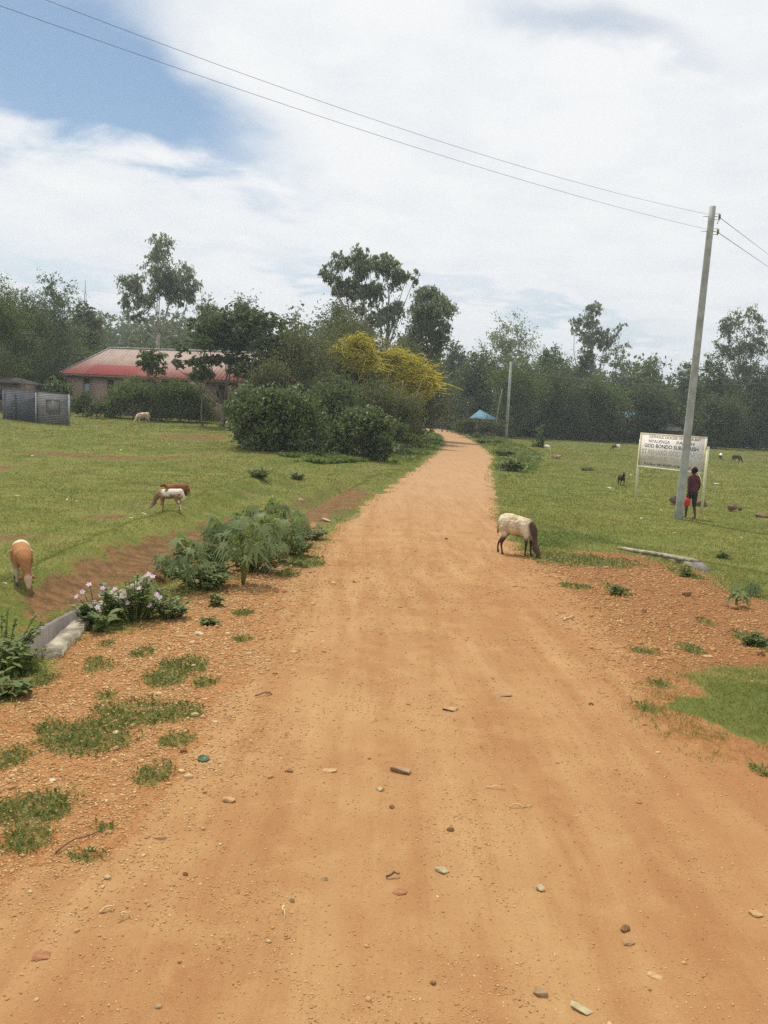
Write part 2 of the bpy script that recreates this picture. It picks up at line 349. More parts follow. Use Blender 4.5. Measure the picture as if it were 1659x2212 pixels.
# ------------------------------------------------------------------ ground mesh
def build_ground():
    def geo(start, step, end, k):
        out = [start]
        while out[-1] < end: out.append(out[-1]+step); step *= k
        return out
    xs = np.arange(-7, 8.01, .055); r = geo(8.05, .06, 460, 1.06); l = [-v for v in geo(7.05, .06, 460, 1.06)][::-1]
    xs = np.concatenate([l, xs, r])
    ys = np.concatenate([-np.array(geo(0.0, .1, 60, 1.25))[::-1], np.arange(.3, 14, .055), geo(14.05, .06, 620, 1.013)])
    X, Y = np.meshgrid(xs, ys); x = X.ravel(); y = Y.ravel(); z = H(x, y)
    d, g, s, w = masks(x, y)
    V = np.stack([x, y, z], 1); nx = len(xs); ny = len(ys)
    i = (np.arange(ny-1)[:, None]*nx+np.arange(nx-1)[None, :]).ravel()
    Q = np.stack([i, i+1, i+nx+1, i+nx], 1)
    onroad = d[Q].mean(1) > .5
    for nm, sel in (('ground', ~onroad), ('road', onroad)):
        q = Q[sel]; u, inv = np.unique(q.ravel(), return_inverse=True)
        me = mesh_np(nm, V[u], inv.reshape(q.shape), {'dirt': d[u], 'gravel': g[u], 'soil': s[u], 'weed': w[u]}, True, [M['ground']])
        tag(link(nm, me), kind='structure')
build_ground()

# ------------------------------------------------------------------ pebbles
ICO_V = []; _p = (1+5**.5)/2
for a in (-1, 1):
    for b_ in (-_p, _p): ICO_V += [(0, a, b_), (a, b_, 0), (b_, 0, a)]
ICO_V = np.array(ICO_V, float); ICO_V /= np.linalg.norm(ICO_V[0])
def _hull():
    import bmesh
    bm = bmesh.new(); vs = [bm.verts.new(v) for v in ICO_V]; bmesh.ops.convex_hull(bm, input=vs); bm.verts.ensure_lookup_table(); bm.verts.index_update()
    f = np.array([[v.index for v in fc.verts] for fc in bm.faces]); co = np.array([v.co[:] for v in bm.verts]); bm.free(); return co, f
ICO_V, ICO_F = _hull()
def pebbles(name, x, y, size, flat, mat, label, colv, sink=.34):
    n = len(x); z = H(x, y)
    jit = 1+.32*(rng.random((n, 12, 3))-.5)*1.6
    v = ICO_V[None]*jit
    sc = np.stack([size*(.8+.7*rng.random(n)), size*(.6+.5*rng.random(n)), size*flat*(.5+.6*rng.random(n))], 1)
    v = v*sc[:, None, :]
    th = rng.random(n)*2*PI; c, s = np.cos(th), np.sin(th)
    tl = (rng.random(n)-.5)*.7; ct, stt = np.cos(tl), np.sin(tl)
    vx, vy, vz = v[..., 0], v[..., 1], v[..., 2]
    vy, vz = vy*ct[:, None]-vz*stt[:, None], vy*stt[:, None]+vz*ct[:, None]
    v = np.stack([vx*c[:, None]-vy*s[:, None]+x[:, None], vx*s[:, None]+vy*c[:, None]+y[:, None], vz+(z+sc[:, 2]*(1-2*sink))[:, None]], -1)
    f = (ICO_F[None]+np.arange(n)[:, None, None]*12).reshape(-1, 3)
    me = mesh_np(name, v.reshape(-1, 3), f, {'v': np.repeat(colv, 12)}, False, [mat])
    return tag(link(name, me), label, 'gravel', kind='stuff')
def pebmat():
    m, nt, b = newmat('pebble_stone'); v = attr(nt, 'v')
    cr = N(nt, 'ShaderNodeValToRGB'); el = cr.color_ramp.elements
    el[0].position = 0; el[0].color = (.17, .075, .035, 1); el[1].position = 1; el[1].color = (.66, .50, .28, 1)
    for p, c in ((.25, (.30, .135, .05)), (.5, (.40, .215, .085)), (.75, (.49, .29, .125)), (.92, (.56, .38, .18))):
        e = el.new(p); e.color = (*c, 1)
    nt.links.new(v, cr.inputs[0]); pos = N(nt, 'ShaderNodeNewGeometry').outputs['Position']
    nt.links.new(mix(nt, .35, cr.outputs[0], mix(nt, noise(nt, pos, 120, 3), (.2, .1, .04), (.55, .36, .17))), b.inputs['Base Color'])
    b.inputs['Roughness'].default_value = .9; b.inputs['Specular IOR Level'].default_value = .2; return m
M['peb'] = pebmat()
def scatter(n, dmin, dmax, amin=-33, amax=34):
    """random ground points, thinning out with distance"""
    d = np.exp(rng.random(n)*math.log(dmax/dmin))*dmin; a = np.radians(amin+(amax-amin)*rng.random(n))
    return d*np.tan(a), d
def wide(n, dmin, dmax, m, far):
    """the same scatter, continued to both sides at close range"""
    x, y = scatter(n, dmin, dmax); a, b = scatter(m, dmin, far, -60, -33); c, e = scatter(m, dmin, far, 34, 60)
    return np.concatenate([x, a, c]), np.concatenate([y, b, e])
def do_pebbles():
    x, y = wide(560000, 1.45, 24, 90000, 9)
    d, g, s, w = masks(x, y, True)
    cl = fbm(x*2.6, y*2.6, 3, 101); cl2 = fbm(x*.9, y*.5, 3, 107)
    pr = np.maximum(g*.9*(.22+1.3*cl**1.2)*(1-.35*sst((x-1.3)/1.5)), d*(.075+.55*np.clip(cl-.50, 0, 1)*1.8+.40*np.clip(cl2-.48, 0, 1)))*(1-.9*np.clip(w*1.2-.3, 0, 1))
    pr = np.maximum(pr, s*.10)
    k = rng.random(len(x)) < pr; x = x[k]; y = y[k]; g = g[k]
    size = (.0017+.0040*rng.random(len(x))**2.6)*(.8+.2*g)*(1+.5*g)*np.clip((y/3.2)**.85, .85, 2.8)
    big = rng.random(len(x)) < .006; size = np.where(big, size*2.4, size)
    pebbles('gravel', x, y, size, .75, M['peb'], 'loose pale and reddish pebbles strewn over the dirt road and its shoulders', np.clip(rng.beta(1.8, 1.5, len(x))+.14+.02*g-.22*sst((x-1.3)/1.5), 0, 1))
do_pebbles()

# ------------------------------------------------------------------ grass
def blades(name, x, y, hgt, wid, mat, label, cat, lean=.7, leafy=False, colv=None):
    n = len(x); z = H(x, y); th = rng.random(n)*2*PI; ln = lean*(.3+rng.random(n))
    hx = np.cos(th)*ln*hgt; hy = np.sin(th)*ln*hgt; ph = rng.random(n)*2*PI
    wx = np.cos(ph)*wid/2; wy = np.sin(ph)*wid/2
    if leafy:
        V = np.stack([np.stack([x, y, z+hgt*.1], -1), np.stack([x+hx*.5-wx, y+hy*.5-wy, z+hgt*.55], -1), np.stack([x+hx, y+hy, z+hgt*.75], -1), np.stack([x+hx*.5+wx, y+hy*.5+wy, z+hgt*.5], -1)], 1)
        k = 4
    else:
        V = np.stack([np.stack([x-wx, y-wy, z-.004], -1), np.stack([x+wx, y+wy, z-.004], -1), np.stack([x+hx, y+hy, z+hgt], -1)], 1); k = 3
    f = np.arange(n*k).reshape(n, k)
    if colv is None: colv = rng.random(n)
    me = mesh_np(name, V.reshape(-1, 3), f, {'v': np.repeat(colv, k)}, False, [mat])
    return tag(link(name, me), label, cat, kind='stuff')
def do_grass():
    x, y = wide(1300000, 3.4, 120, 230000, 22)
    d, g, s, w = masks(x, y)
    field = (1-np.maximum(d, g))*(1-.75*s)
    pr = np.where(y > 3.5, field, 0)*(.25+.9*fbm(x*1.5, y*1.5, 3, 121))
    g2 = sst((sdist(x, y, GRASS_R)+.6*(fbm(x*3.2, y*3.2, 3, 79)-.5)-.16)/.4*.5+.5); pr = np.maximum(pr, g2*1.3*sst((fbm(x*4, y*4, 3, 87)-.28)/.2))
    k = rng.random(len(x)) < pr*.75; x = x[k]; y = y[k]
    tall = fbm(x*.8, y*.8, 3, 131)
    hgt = (.014+.024*rng.random(len(x)))*(.6+tall)*np.clip((y/9)**.35, .8, 2.0)
    wid = np.clip(.0032*y/4, .003, .06)*(.6+.8*rng.random(len(x)))
    colv = np.clip(.15+.35*rng.random(len(x))+.5*(fbm(x*.7, y*.7, 3, 141)-.35)+(rng.random(len(x)) < .09)*.6, 0, 1)
    blades('grass', x, y, hgt, wid, M['grass'], 'short grazed grass covering the field', 'grass', 1.2, colv=colv)
    x, y = wide(260000, 1.8, 17, 20000, 8)
    w = weed_field(x, y)*(.25+1.5*fbm(x*6, y*6, 3, 91)**1.3); inside = sdist(x, y, GRASS_R) < 0
    k = (rng.random(len(x)) < np.clip(w*1.3-.12, 0, 1)) & inside; x = x[k]; y = y[k]
    hgt = (.012+.028*rng.random(len(x)))*np.clip((y/4)**.4, .8, 2); wid = (.006+.006*rng.random(len(x)))*np.clip(y/3.5, .8, 3)
    blades('creeping_weeds', x, y, hgt, wid, M['weed'], 'low creeping green weeds in patches on the gravel shoulders', 'weeds', 1.0, True)
do_grass()
def verge():
    X = []; Y = []
    for poly in ([(1062, 1010), (1085, 1035), (1150, 1030), (1175, 985), (1120, 960), (1060, 940), (1005, 934), (1040, 955), (1070, 985)], [(800, 990), (870, 1005), (925, 985), (955, 958), (950, 940), (905, 930), (860, 950)], [(640, 1000), (780, 1000), (820, 985), (700, 980), (600, 985)]):
        w = Gp(poly); lo, hi = w.min(0), w.max(0); n = 26000; x = lo[0]+(hi[0]-lo[0])*rng.random(n); y = lo[1]+(hi[1]-lo[1])*rng.random(n)
        k = (sdist(x, y, w)+.8*(fbm(x*.8, y*.8, 3, 66)-.5) > 0) & (sdist(x, y, ROAD) < -.25) & (fbm(x*.9, y*.6, 3, 67) > .47); X.append(x[k]); Y.append(y[k])
    x = np.concatenate(X); y = np.concatenate(Y); t = .4+fbm(x*.9, y*.7, 3, 68)
    blades('verge_weeds', x, y, (.12+.22*rng.random(len(x)))*t, .07+.06*rng.random(len(x)), M['weed'], 'leafy green weeds thick along both verges of the far road', 'weeds', 1.1, True)
verge()

# ------------------------------------------------------------------ trees
def leaves_mesh(name, C, L, W, mat, hang=0.0, cv=None, off=(0, 0, 0), outward=None):
    n = len(C); a = rng.normal(size=(n, 3)); a[:, 2] -= hang*2.2; a /= np.linalg.norm(a, axis=1)[:, None]
    b = rng.normal(size=(n, 3)); b -= (b*a).sum(1)[:, None]*a; b /= np.linalg.norm(b, axis=1)[:, None]
    Ls = L*(.6+.8*rng.random(n))[:, None]; Ws = W*(.6+.8*rng.random(n))[:, None]
    V = np.stack([C-a*Ls/2, C+b*Ws/2-a*Ls*.05, C+a*Ls/2, C-b*Ws/2-a*Ls*.05], 1)-np.asarray(off, float)
    if cv is None: cv = rng.random(n)
    return mesh_np(name, V.reshape(-1, 3), np.arange(n*4).reshape(n, 4), {'v': np.repeat(np.clip(cv, 0, 1), 4)}, False, [mat])
def crown_points(lobes, n, nclump, spread=.30, shell=.55, flat=1.0, gap=0.0, hang=.25, per=13):
    """leaf centres along many short leafy twigs spread through ellipsoid lobes: (cx,cy,cz,rx,ry,rz)"""
    lobes = np.array(lobes, float); vol = (lobes[:, 3]*lobes[:, 4]*lobes[:, 5])**(2/3.); pr = vol/vol.sum(); m = max(30, int(n/per))
    li = rng.choice(len(lobes), m, p=pr); d = rng.normal(size=(m, 3)); d /= np.linalg.norm(d, axis=1)[:, None]
    r = rng.random(m)**.45*.95; r = np.maximum(r, shell*rng.random(m)); cc = lobes[li, :3]+d*r[:, None]*lobes[li, 3:]
    if gap > 0:  # open holes through the crown
        sc = 2.4/max(.8, float(np.median(lobes[:, 3])))
        f = .5*fbm(cc[:, 0]*sc+cc[:, 1]*.6*sc, cc[:, 2]*sc*1.4, 3, 201)+.5*fbm(cc[:, 0]*sc*.9-cc[:, 1]*sc, cc[:, 2]*sc*1.2+cc[:, 1]*.5*sc, 3, 211)
        k = f > gap; cc = cc[k]; d = d[k]; li = li[k]; m = len(cc)
    rm = lobes[li, 3:].min(1); ln = np.minimum(spread*2.2*rm*(.4+.9*rng.random(m)), 1.7)
    td = d*np.array([1, 1, .6*flat])+rng.normal(size=(m, 3))*.5; td[:, 2] -= hang*2.6; td /= np.linalg.norm(td, axis=1)[:, None]
    t = rng.random((m, per)); C = cc[:, None, :]+td[:, None, :]*(t*ln[:, None])[..., None]+rng.normal(size=(m, per, 3))*(.16*ln[:, None]*(.6+.8*t))[..., None]*np.array([1, 1, flat])
    cb = rng.random(m); cv = np.clip(.5*cb[:, None]+.5*rng.random((m, per)), 0, 1)
    return C.reshape(-1, 3), cv.ravel(), cc
def limb(mb, a, b, r0, r1, sag=.12, n=6, seg=7):
    a = np.asarray(a, float); b = np.asarray(b, float); t = np.linspace(0, 1, seg)[:, None]; L = np.linalg.norm(b-a)
    off = rng.normal(size=3)*L*.06; pts = a+(b-a)*t+np.sin(t*PI)*off+np.array([0, 0, 1])*(np.sin(t*PI)*-L*sag)
    mb.tube(pts, np.linspace(r0, r1, seg), n, rng.random())
    return pts
def tree(name, label, base, lobes, mat, bark='bark', n=12000, nclump=90, L=.3, W=.12, hang=.2, tr=.18, fork=.45, spread=.3, shell=.5, group=None, cat='tree', twigs=28, dead=0, flat=1.0, limb_r=.35, trunkpath=None, gap=None):
    if gap is None: gap = .515 if mat == 'euc' else .43
    base = np.asarray(base, float); root = thing(name, label, cat, base, group=group)
    lb = np.array(lobes, float); top = lb[:, :3].mean(0); ht = (lb[:, 2]).mean()-base[2]
    mb = MB(); forkp = base+(top-base)*np.array([fork*.8, fork*.8, 0])+np.array([0, 0, ht*fork])
    pts = [base-np.array([0, 0, .15]), base+(forkp-base)*.33+rng.normal(size=3)*.02*ht*np.array([1, 1, 0]), base+(forkp-base)*.66+rng.normal(size=3)*.02*ht*np.array([1, 1, 0]), forkp]
    mb.tube(pts, [tr*1.15, tr*.95, tr*.85, tr*.7], 10, .5)
    for l in lb:
        start = forkp if rng.random() < .6 else base+(forkp-base)*(.75+.2*rng.random())
        limb(mb, start, l[:3]-np.array([0, 0, l[5]*.3]), tr*limb_r*.8, tr*.08, .10)
    C, cv, cc = crown_points(lobes, int(n*1.5), int(nclump*1.6), spread*1.3, shell*.5, flat, gap, hang)
    for k in rng.choice(len(cc), min(twigs, len(cc)), replace=False):
        j = np.argmin(((lb[:, :3]-cc[k])**2).sum(1)); limb(mb, lb[j, :3]-np.array([0, 0, lb[j, 5]*.3]), cc[k], tr*.16, tr*.05, -.05, 4, 5)
    mb.build('trunk', M[bark], root, smooth=True, off=base)
    link('crown', leaves_mesh('crown', C, L, W, M[mat] if isinstance(mat, str) else mat, hang, cv, base), root)
    return root
def pxlobes(spec, d, dj=.5):
    """lobes given as (px, py, rx, ry) of the photograph at distance d -> real ellipsoids with depth"""
    out = []
    for s in spec:
        c = P(s[0], s[1], d); k = d/F; rx, rz = s[2]*k, s[3]*k; ry = (rx+rz)/2
        c = c+np.array([0, (rng.random()-.5)*2*dj*ry*1.6, 0]); out.append((*c, rx, ry, rz))
    return out
def box_lobes(x0, x1, yt, yb, k=7, rr=.30, top=1.0):
    """irregular lobes filling a crown between the given edges"""
    w = x1-x0; h = yb-yt; out = []
    for i in range(k):
        u = (i+.5)/k; fy = rng.random(); cxp = x0+w*(.18+.64*rng.random()); ww = w*rr*(.7+.6*rng.random())
        cyp = yt+h*(.14+.78*fy*(.3+.7*u)); out.append((cxp, cyp, ww, min(h*.22, ww)*(.75+.5*rng.random())))
    out.append(((x0+x1)/2, yt+h*.14, w*.2, h*.14)); return out
def gz(p): return np.array([p[0], p[1], float(H(p[0], p[1]))])
def basep(px, d):
    p = P(px, 900, d); return gz(p)

def do_trees():
    # ---- tall tree behind the brick building
    D = 92
    tree('eucalyptus_tree', 'tall slender eucalyptus with rounded crown and bare trunk above the red roof', basep(340, D),
         pxlobes([(352, 535, 24, 34), (340, 572, 38, 30), (375, 590, 40, 32), (325, 610, 38, 26), (402, 615, 30, 24), (285, 615, 22, 26), (275, 650, 20, 30), (310, 645, 28, 22), (300, 680, 24, 14), (410, 640, 14, 14), (365, 625, 34, 22), (392, 655, 8, 10)], D),
         'euc', 'palebark', 20000, 330, .42, .13, .5, .26, .62, .22, .3, twigs=60, limb_r=.45)
    # ---- the big tree left of the road
    D = 76
    tree('eucalyptus_tree', 'tallest spreading eucalyptus with many pale limbs left of the road bend', basep(845, D),
         pxlobes([(775, 548, 42, 22), (735, 560, 22, 22), (715, 590, 24, 20), (740, 605, 30, 20), (800, 575, 40, 26), (835, 565, 26, 22), (845, 590, 30, 28), (772, 610, 30, 22), (725, 625, 20, 12), (765, 640, 34, 16), (880, 590, 24, 16), (892, 605, 14, 14), (810, 630, 26, 30), (795, 665, 30, 18), (840, 668, 34, 28), (822, 700, 36, 30), (700, 582, 12, 10)], D),
         'euc', 'palebark', 26000, 420, .36, .12, .6, .30, .45, .2, .3, twigs=80, limb_r=.6, gap=.55)
    tree('eucalyptus_tree', 'drooping eucalyptus right beside the tallest tree at the road bend', basep(905, 80),
         pxlobes([(925, 635, 28, 26), (950, 660, 30, 26), (915, 670, 28, 28), (940, 700, 34, 24), (970, 668, 14, 16), (905, 720, 26, 30), (940, 735, 26, 24), (918, 768, 34, 26), (880, 760, 26, 34)], 80),
         'euc', 'bark', 20000, 300, .36, .14, .6, .24, .5, .28, .4, twigs=40)
    # ---- flat topped tree over the building
    D = 58
    tree('acacia_tree', 'wide flat topped dark acacia spreading over the red roof', basep(478, D),
         pxlobes([(455, 700, 52, 26), (500, 680, 60, 26), (560, 695, 60, 28), (610, 715, 45, 26), (430, 745, 48, 22), (480, 735, 60, 24), (540, 740, 60, 26), (590, 760, 50, 26), (400, 775, 36, 14), (455, 780, 50, 14), (380, 790, 22, 10), (560, 785, 40, 22), (500, 775, 45, 14), (540, 800, 46, 20), (590, 795, 48, 26)], D, .9),
         'dark', 'bark', 34000, 420, .21, .10, .1, .2, .30, .16, .3, twigs=60, flat=.45, limb_r=.4, gap=.47)
    tree('small_tree', 'small thin stemmed leafy tree before the red roof', basep(334, 62),
         pxlobes([(325, 768, 16, 12), (345, 775, 14, 12), (312, 782, 14, 9), (330, 795, 14, 12), (348, 800, 8, 8)], 62),
         'bush', 'bark', 1500, 40, .28, .13, .3, .07, .65, .34, .3, twigs=10)
    tree('small_tree', 'thin leaning tree in front of the wall right of the acacia trunk', basep(438, 58),
         pxlobes([(436, 800, 14, 14), (425, 812, 14, 8), (450, 808, 10, 8)], 58),
         'mid', 'bark', 1400, 30, .22, .10, .3, .07, .65, .34, .3, twigs=8)
    specs = [  # x0, x1, top, base, dist, material, leaf count, label, bark, hang
        (-60, 60, 600, 930, 66, 'mid', 22000, 'huge dark leafy tree at the left edge behind the tin shed', 8),
        (-10, 110, 625, 930, 72, 'dark', 18000, 'dark round tree second from the left edge', 7),
        (55, 170, 585, 900, 78, 'blue', 9000, 'spiky topped tree rising above its dark neighbours at far left', 7),
        (60, 200, 690, 900, 86, 'mid', 18000, 'broad green tree behind the left end of the brick building', 8),
        (150, 185, 645, 860, 88, 'olive', 6000, 'pointed conical tree left of the radio mast', 5),
        (170, 215, 655, 860, 90, 'olive', 6500, 'pointed conical tree under the radio mast', 5),
        (415, 480, 638, 780, 74, 'bush', 7000, 'clumpy leafed tree with a stepped top left of the acacia crown', 6),
        (480, 560, 640, 800, 78, 'blue', 5500, 'tree with upright shoots peeping over the acacia crown', 6),
        (625, 665, 638, 800, 84, 'euc', 1100, 'thin half bare tree standing against the sky mid left', 5),
        (680, 800, 650, 900, 82, 'dark', 15000, 'dark tree under the tallest eucalyptus at its left', 8),
        (590, 720, 715, 930, 56, 'olive', 20000, 'feathery grey green tree behind the big roadside bush', 8),
        (690, 850, 690, 950, 64, 'olive', 20000, 'dull green tree draped at its top with yellow vine', 8),
        (800, 960, 740, 950, 70, 'olive', 20000, 'wide tree by the road with yellow vine over its right side', 8),
        (945, 1010, 735, 940, 136, 'dark', 9000, 'dark tree just right of the road end', 7),
        (990, 1070, 752, 940, 112, 'dark', 9000, 'dark tree behind the blue roofed house', 7),
        (1048, 1165, 675, 940, 116, 'euc', 15000, 'tall rounded tree behind the far utility pole', 9),
        (1055, 1160, 770, 955, 104, 'mid', 13000, 'bushy green tree directly behind the far utility pole', 7),
        (1150, 1235, 745, 955, 118, 'mid', 10000, 'mid green tree right of the far utility pole', 7),
        (1150, 1260, 800, 958, 108, 'dark', 12000, 'dark low tree at the field edge right of the far pole', 7),
        (1238, 1292, 738, 955, 120, 'dark', 8000, 'dark conical tree below the tall split crowned eucalyptus', 6),
        (1305, 1385, 738, 955, 122, 'euc', 8000, 'rounded airy tree right of the split crowned eucalyptus', 7),
        (1250, 1360, 820, 960, 108, 'mid', 12000, 'lighter green tree at the edge of the far field', 7),
        (1370, 1440, 775, 960, 120, 'mid', 8000, 'small crowned tree left of the near pole in the far row', 7),
        (1340, 1460, 830, 962, 110, 'dark', 11000, 'dark tree behind the signboard left half', 7),
        (1430, 1520, 790, 962, 116, 'dark', 10000, 'dark tree behind the near pole', 7),
        (1500, 1590, 765, 965, 116, 'mid', 11000, 'dense tree just right of the near pole', 7),
        (1480, 1600, 850, 968, 104, 'dark', 11000, 'low dark tree behind the right post of the signboard', 7),
        (1575, 1720, 800, 970, 110, 'dark', 15000, 'dark wide tree at the right edge of the field', 8),
    ]
    for (x0, x1, yt, yb, D, mt, n, lab, k) in specs:
        lo = box_lobes(x0, x1, yt, yb, k)
        lo += [((x0+x1)/2+(rng.random()-.5)*(x1-x0)*.5, yb-(yb-yt)*(.12+.25*rng.random()), (x1-x0)*.3, (yb-yt)*.16) for _ in range(3)]
        L = .0026*D*(1.0+.4*rng.random()); tree('dense_tree' if mt != 'euc' else 'airy_tree', lab, basep((x0+x1)/2, D), pxlobes(lo, D),
             mt, 'bark', n, max(60, int(n/60)), L, L*.42, .12, .2, .35, .32, .35, twigs=16)
    D = 124
    tree('eucalyptus_tree', 'tall eucalyptus with split bushy crown and bare fork left of the near pole', basep(1292, D),
         pxlobes([(1285, 665, 16, 18), (1278, 690, 18, 20), (1246, 692, 14, 14), (1252, 712, 18, 14), (1285, 718, 22, 22), (1318, 722, 20, 18), (1340, 708, 14, 10), (1305, 742, 18, 14), (1262, 735, 18, 14)], D),
         'euc', 'palebark', 9000, 150, .42, .15, .5, .28, .45, .2, .3, twigs=40, limb_r=.5)
    D = 112
    tree('eucalyptus_tree', 'tall airy eucalyptus standing at the right edge of the photo', basep(1595, D),
         pxlobes([(1610, 680, 30, 18), (1570, 700, 20, 16), (1640, 705, 24, 20), (1600, 715, 30, 20), (1562, 740, 20, 18), (1630, 745, 30, 22), (1590, 760, 28, 20), (1660, 740, 18, 24), (1615, 790, 34, 20)], D),
         'euc', 'bark', 12000, 230, .40, .16, .4, .26, .55, .28, .35, twigs=40)
    # ---- bushes
    def bush(label, x0, x1, yt, yb, D, mt, n, L, k=9, name='bush'):
        lo = [(x0+(x1-x0)*(.14+.72*rng.random()), yb-(yb-yt)*(.15+.62*rng.random()), (x1-x0)*.22, (yb-yt)*.2) for _ in range(k)]
        lo += [(x0+(x1-x0)*.2, yb-(yb-yt)*.2, (x1-x0)*.2, (yb-yt)*.2), (x0+(x1-x0)*.8, yb-(yb-yt)*.22, (x1-x0)*.2, (yb-yt)*.2), ((x0+x1)/2, yb-(yb-yt)*.75, (x1-x0)*.25, (yb-yt)*.24)]
        b = basep((x0+x1)/2, D)
        return tree(name, label, b, pxlobes(lo, D, .7), mt, 'bark', n, max(40, int(n/45)), L, L*.48, .15, .06, .25, .34, .45, cat='bush', twigs=14, gap=.44)
    bush('big leafy roadside bush on the left, in front of the trees', 512, 690, 834, 986, 41, 'bush', 19000, .22, 13)
    bush('second rounded leafy bush right of the biggest bush', 706, 842, 884, 987, 42, 'bush', 13000, .20, 9)
    bush('tall leafy bush filling the gap behind the two biggest bushes', 640, 770, 800, 940, 50, 'dark', 13000, .17, 11)
    bush('grey green bush mass under the yellow vines', 740, 900, 820, 955, 54, 'olive', 18000, .17, 12)
    bush('low leafy bush where the bank meets the road bend', 820, 905, 915, 955, 50, 'mid', 5000, .14, 6)
    bush('wide dark bush against the middle of the brick building', 228, 350, 815, 905, 63, 'mid', 14000, .18)
    bush('dark bush right of the widest bush by the brick wall', 330, 450, 818, 908, 62, 'mid', 14000, .18)
    bush('small bush by the blue door of the brick building', 158, 200, 845, 892, 62, 'bush', 3000, .18, 5)
    bush('low round bush below the door of the brick building', 185, 235, 870, 898, 60, 'bush', 2500, .16, 5)
    bush('banana like leafy bush left of the brick building corner', 95, 150, 818, 880, 66, 'bush', 3500, .24, 5)
    bush('dark shrub left of the biggest bush under the wall', 545, 650, 770, 905, 54, 'olive', 13000, .16, 9)
    bush('grey green shrub bank above the road end', 885, 1000, 872, 922, 142, 'olive', 9000, .2, 8)
    bush('grey green shrub right of the road end before the blue house', 985, 1090, 905, 936, 93, 'olive', 7000, .2, 8)
    bush('small upright shrub on the field right of the far pole', 1150, 1178, 915, 972, 76, 'mid', 1500, .18, 4)
    # ---- yellow vine hanging over the trees
    def vine(label, spec, D, n, hangs):
        lo = pxlobes(spec, D, .2); C, cv, cc = crown_points(lo, n*3, 90, .42, .5, 1.0, .535)
        b = basep(spec[0][0], D); r = thing('yellow_vine', label, 'vine', cc.mean(0), group='yellow vines draped over the trees')
        ctr = cc.mean(0); V = []; mb = MB()
        for i in range(int(n*1.25)):
            a = C[i % len(C)]+rng.normal(size=3)*.12; dr = rng.normal(size=3)*np.array([.8, .5, .35])+np.array([0, 0, -.25]); t = np.linspace(0, 1, 4)[:, None]
            ln = .2+.9*rng.random()**2.5; w = rng.normal(size=3)*.12
            mb.tube(a+dr*ln*t+np.sin(t*PI)*w, .008+.013*rng.random(), 3, .1+.9*rng.random(), cap=False)
        for (a, b2, c2, d2) in hangs:
            p0 = P(a, b2, D-1.5); p1 = P(c2, d2, D-1.5); t = np.linspace(0, 1, 8)[:, None]
            mb.tube(p0+(p1-p0)*t+np.sin(t*PI)*np.array([.1, 0, -.2]), .012, 4, .4)
        mb.build('strands', M['yellow'], r, off=ctr)
        link('leaves', leaves_mesh('leaves', C[: n//2]+rng.normal(size=(n//2, 3))*.15, .17, .08, M['olive'], .2, cv[: n//2]*.9, ctr), r)
    vine('bright yellow vine tangled over the tree left of the tallest trunk', [(775, 736, 20, 11), (742, 754, 20, 12), (790, 750, 14, 12), (785, 776, 24, 10), (757, 770, 16, 12)], 58, 1900, [(790, 775, 757, 850)])
    vine('larger bright yellow vine hanging over the tree nearest the road bend', [(858, 765, 24, 13), (895, 776, 28, 10), (915, 808, 22, 18), (885, 820, 24, 16), (925, 826, 14, 14), (842, 793, 14, 18), (868, 803, 20, 12), (860, 836, 12, 14), (900, 843, 16, 12), (850, 858, 8, 16)], 62, 3000, [(935, 830, 900, 890), (860, 800, 835, 885), (880, 820, 850, 870), (925, 830, 885, 880)])
    # ---- pale bare stems in front of the trees at the bend
    for i, (a, b2, c2, d2, r_, lab) in enumerate([(882, 930, 892, 850, .10, 'pale bare stem nearest the road under the yellow vine'), (850, 930, 852, 850, .08, 'thin brown stem left of the pale stem under the yellow vine'), (815, 905, 822, 830, .07, 'thin upright stem left of the yellow vine shadow')]):
        p0 = gz(P(a, b2, 60)); p1 = P(c2, d2, 60); t = thing('bare_stem', lab, 'tree stem', p0); mb = MB(); limb(mb, p0-[0, 0, .2], p1, r_, r_*.6, .02, 8, 8); limb(mb, p0+(p1-p0)*.7, p1+np.array([.6, 0, 1.0]), r_*.5, r_*.3, .02, 6, 6)
        mb.build('trunk', M['palebark'], t, smooth=True, off=p0)
    p0 = basep(1072, 95); p1 = P(1085, 840, 95); t = thing('leaning_stem', 'thin pale leaning tree stem beside the blue roof', 'tree stem', p0); mb = MB(); limb(mb, p0-[0, 0, .2], p1, .08, .05, .0, 8, 8); mb.build('trunk', M['palebark'], t, smooth=True, off=p0)
    # ---- far-off wood behind everything
    C = []; K = []
    for i in range(330):
        px = -250+2200*rng.random(); d = 135+130*rng.random()
        b = basep(px, d); h = (8+6*rng.random())*(1.0 if px < 560 else 1.15)
        if px > 560 and d > 200: continue
        lo = [(b[0]+rng.normal()*2, b[1]+rng.normal()*2, b[2]+h*(.25+.6*rng.random()), 2.6+rng.random()*1.5, 2.6, 1.8+rng.random()) for _ in range(6)]
        c, v, _ = crown_points(lo, 620, 40, .45, .4); C.append(c); K.append(v*.8+.2*rng.random())
    tag(link('distant_wood', leaves_mesh('distant_wood', np.vstack(C), .75, .4, M['dark'], .1, np.concatenate(K))), 'far-off dark wood along the skyline', 'wood', kind='stuff')
    # thicket floor of the near tree belt, reading as one mass
    C = []; K = []
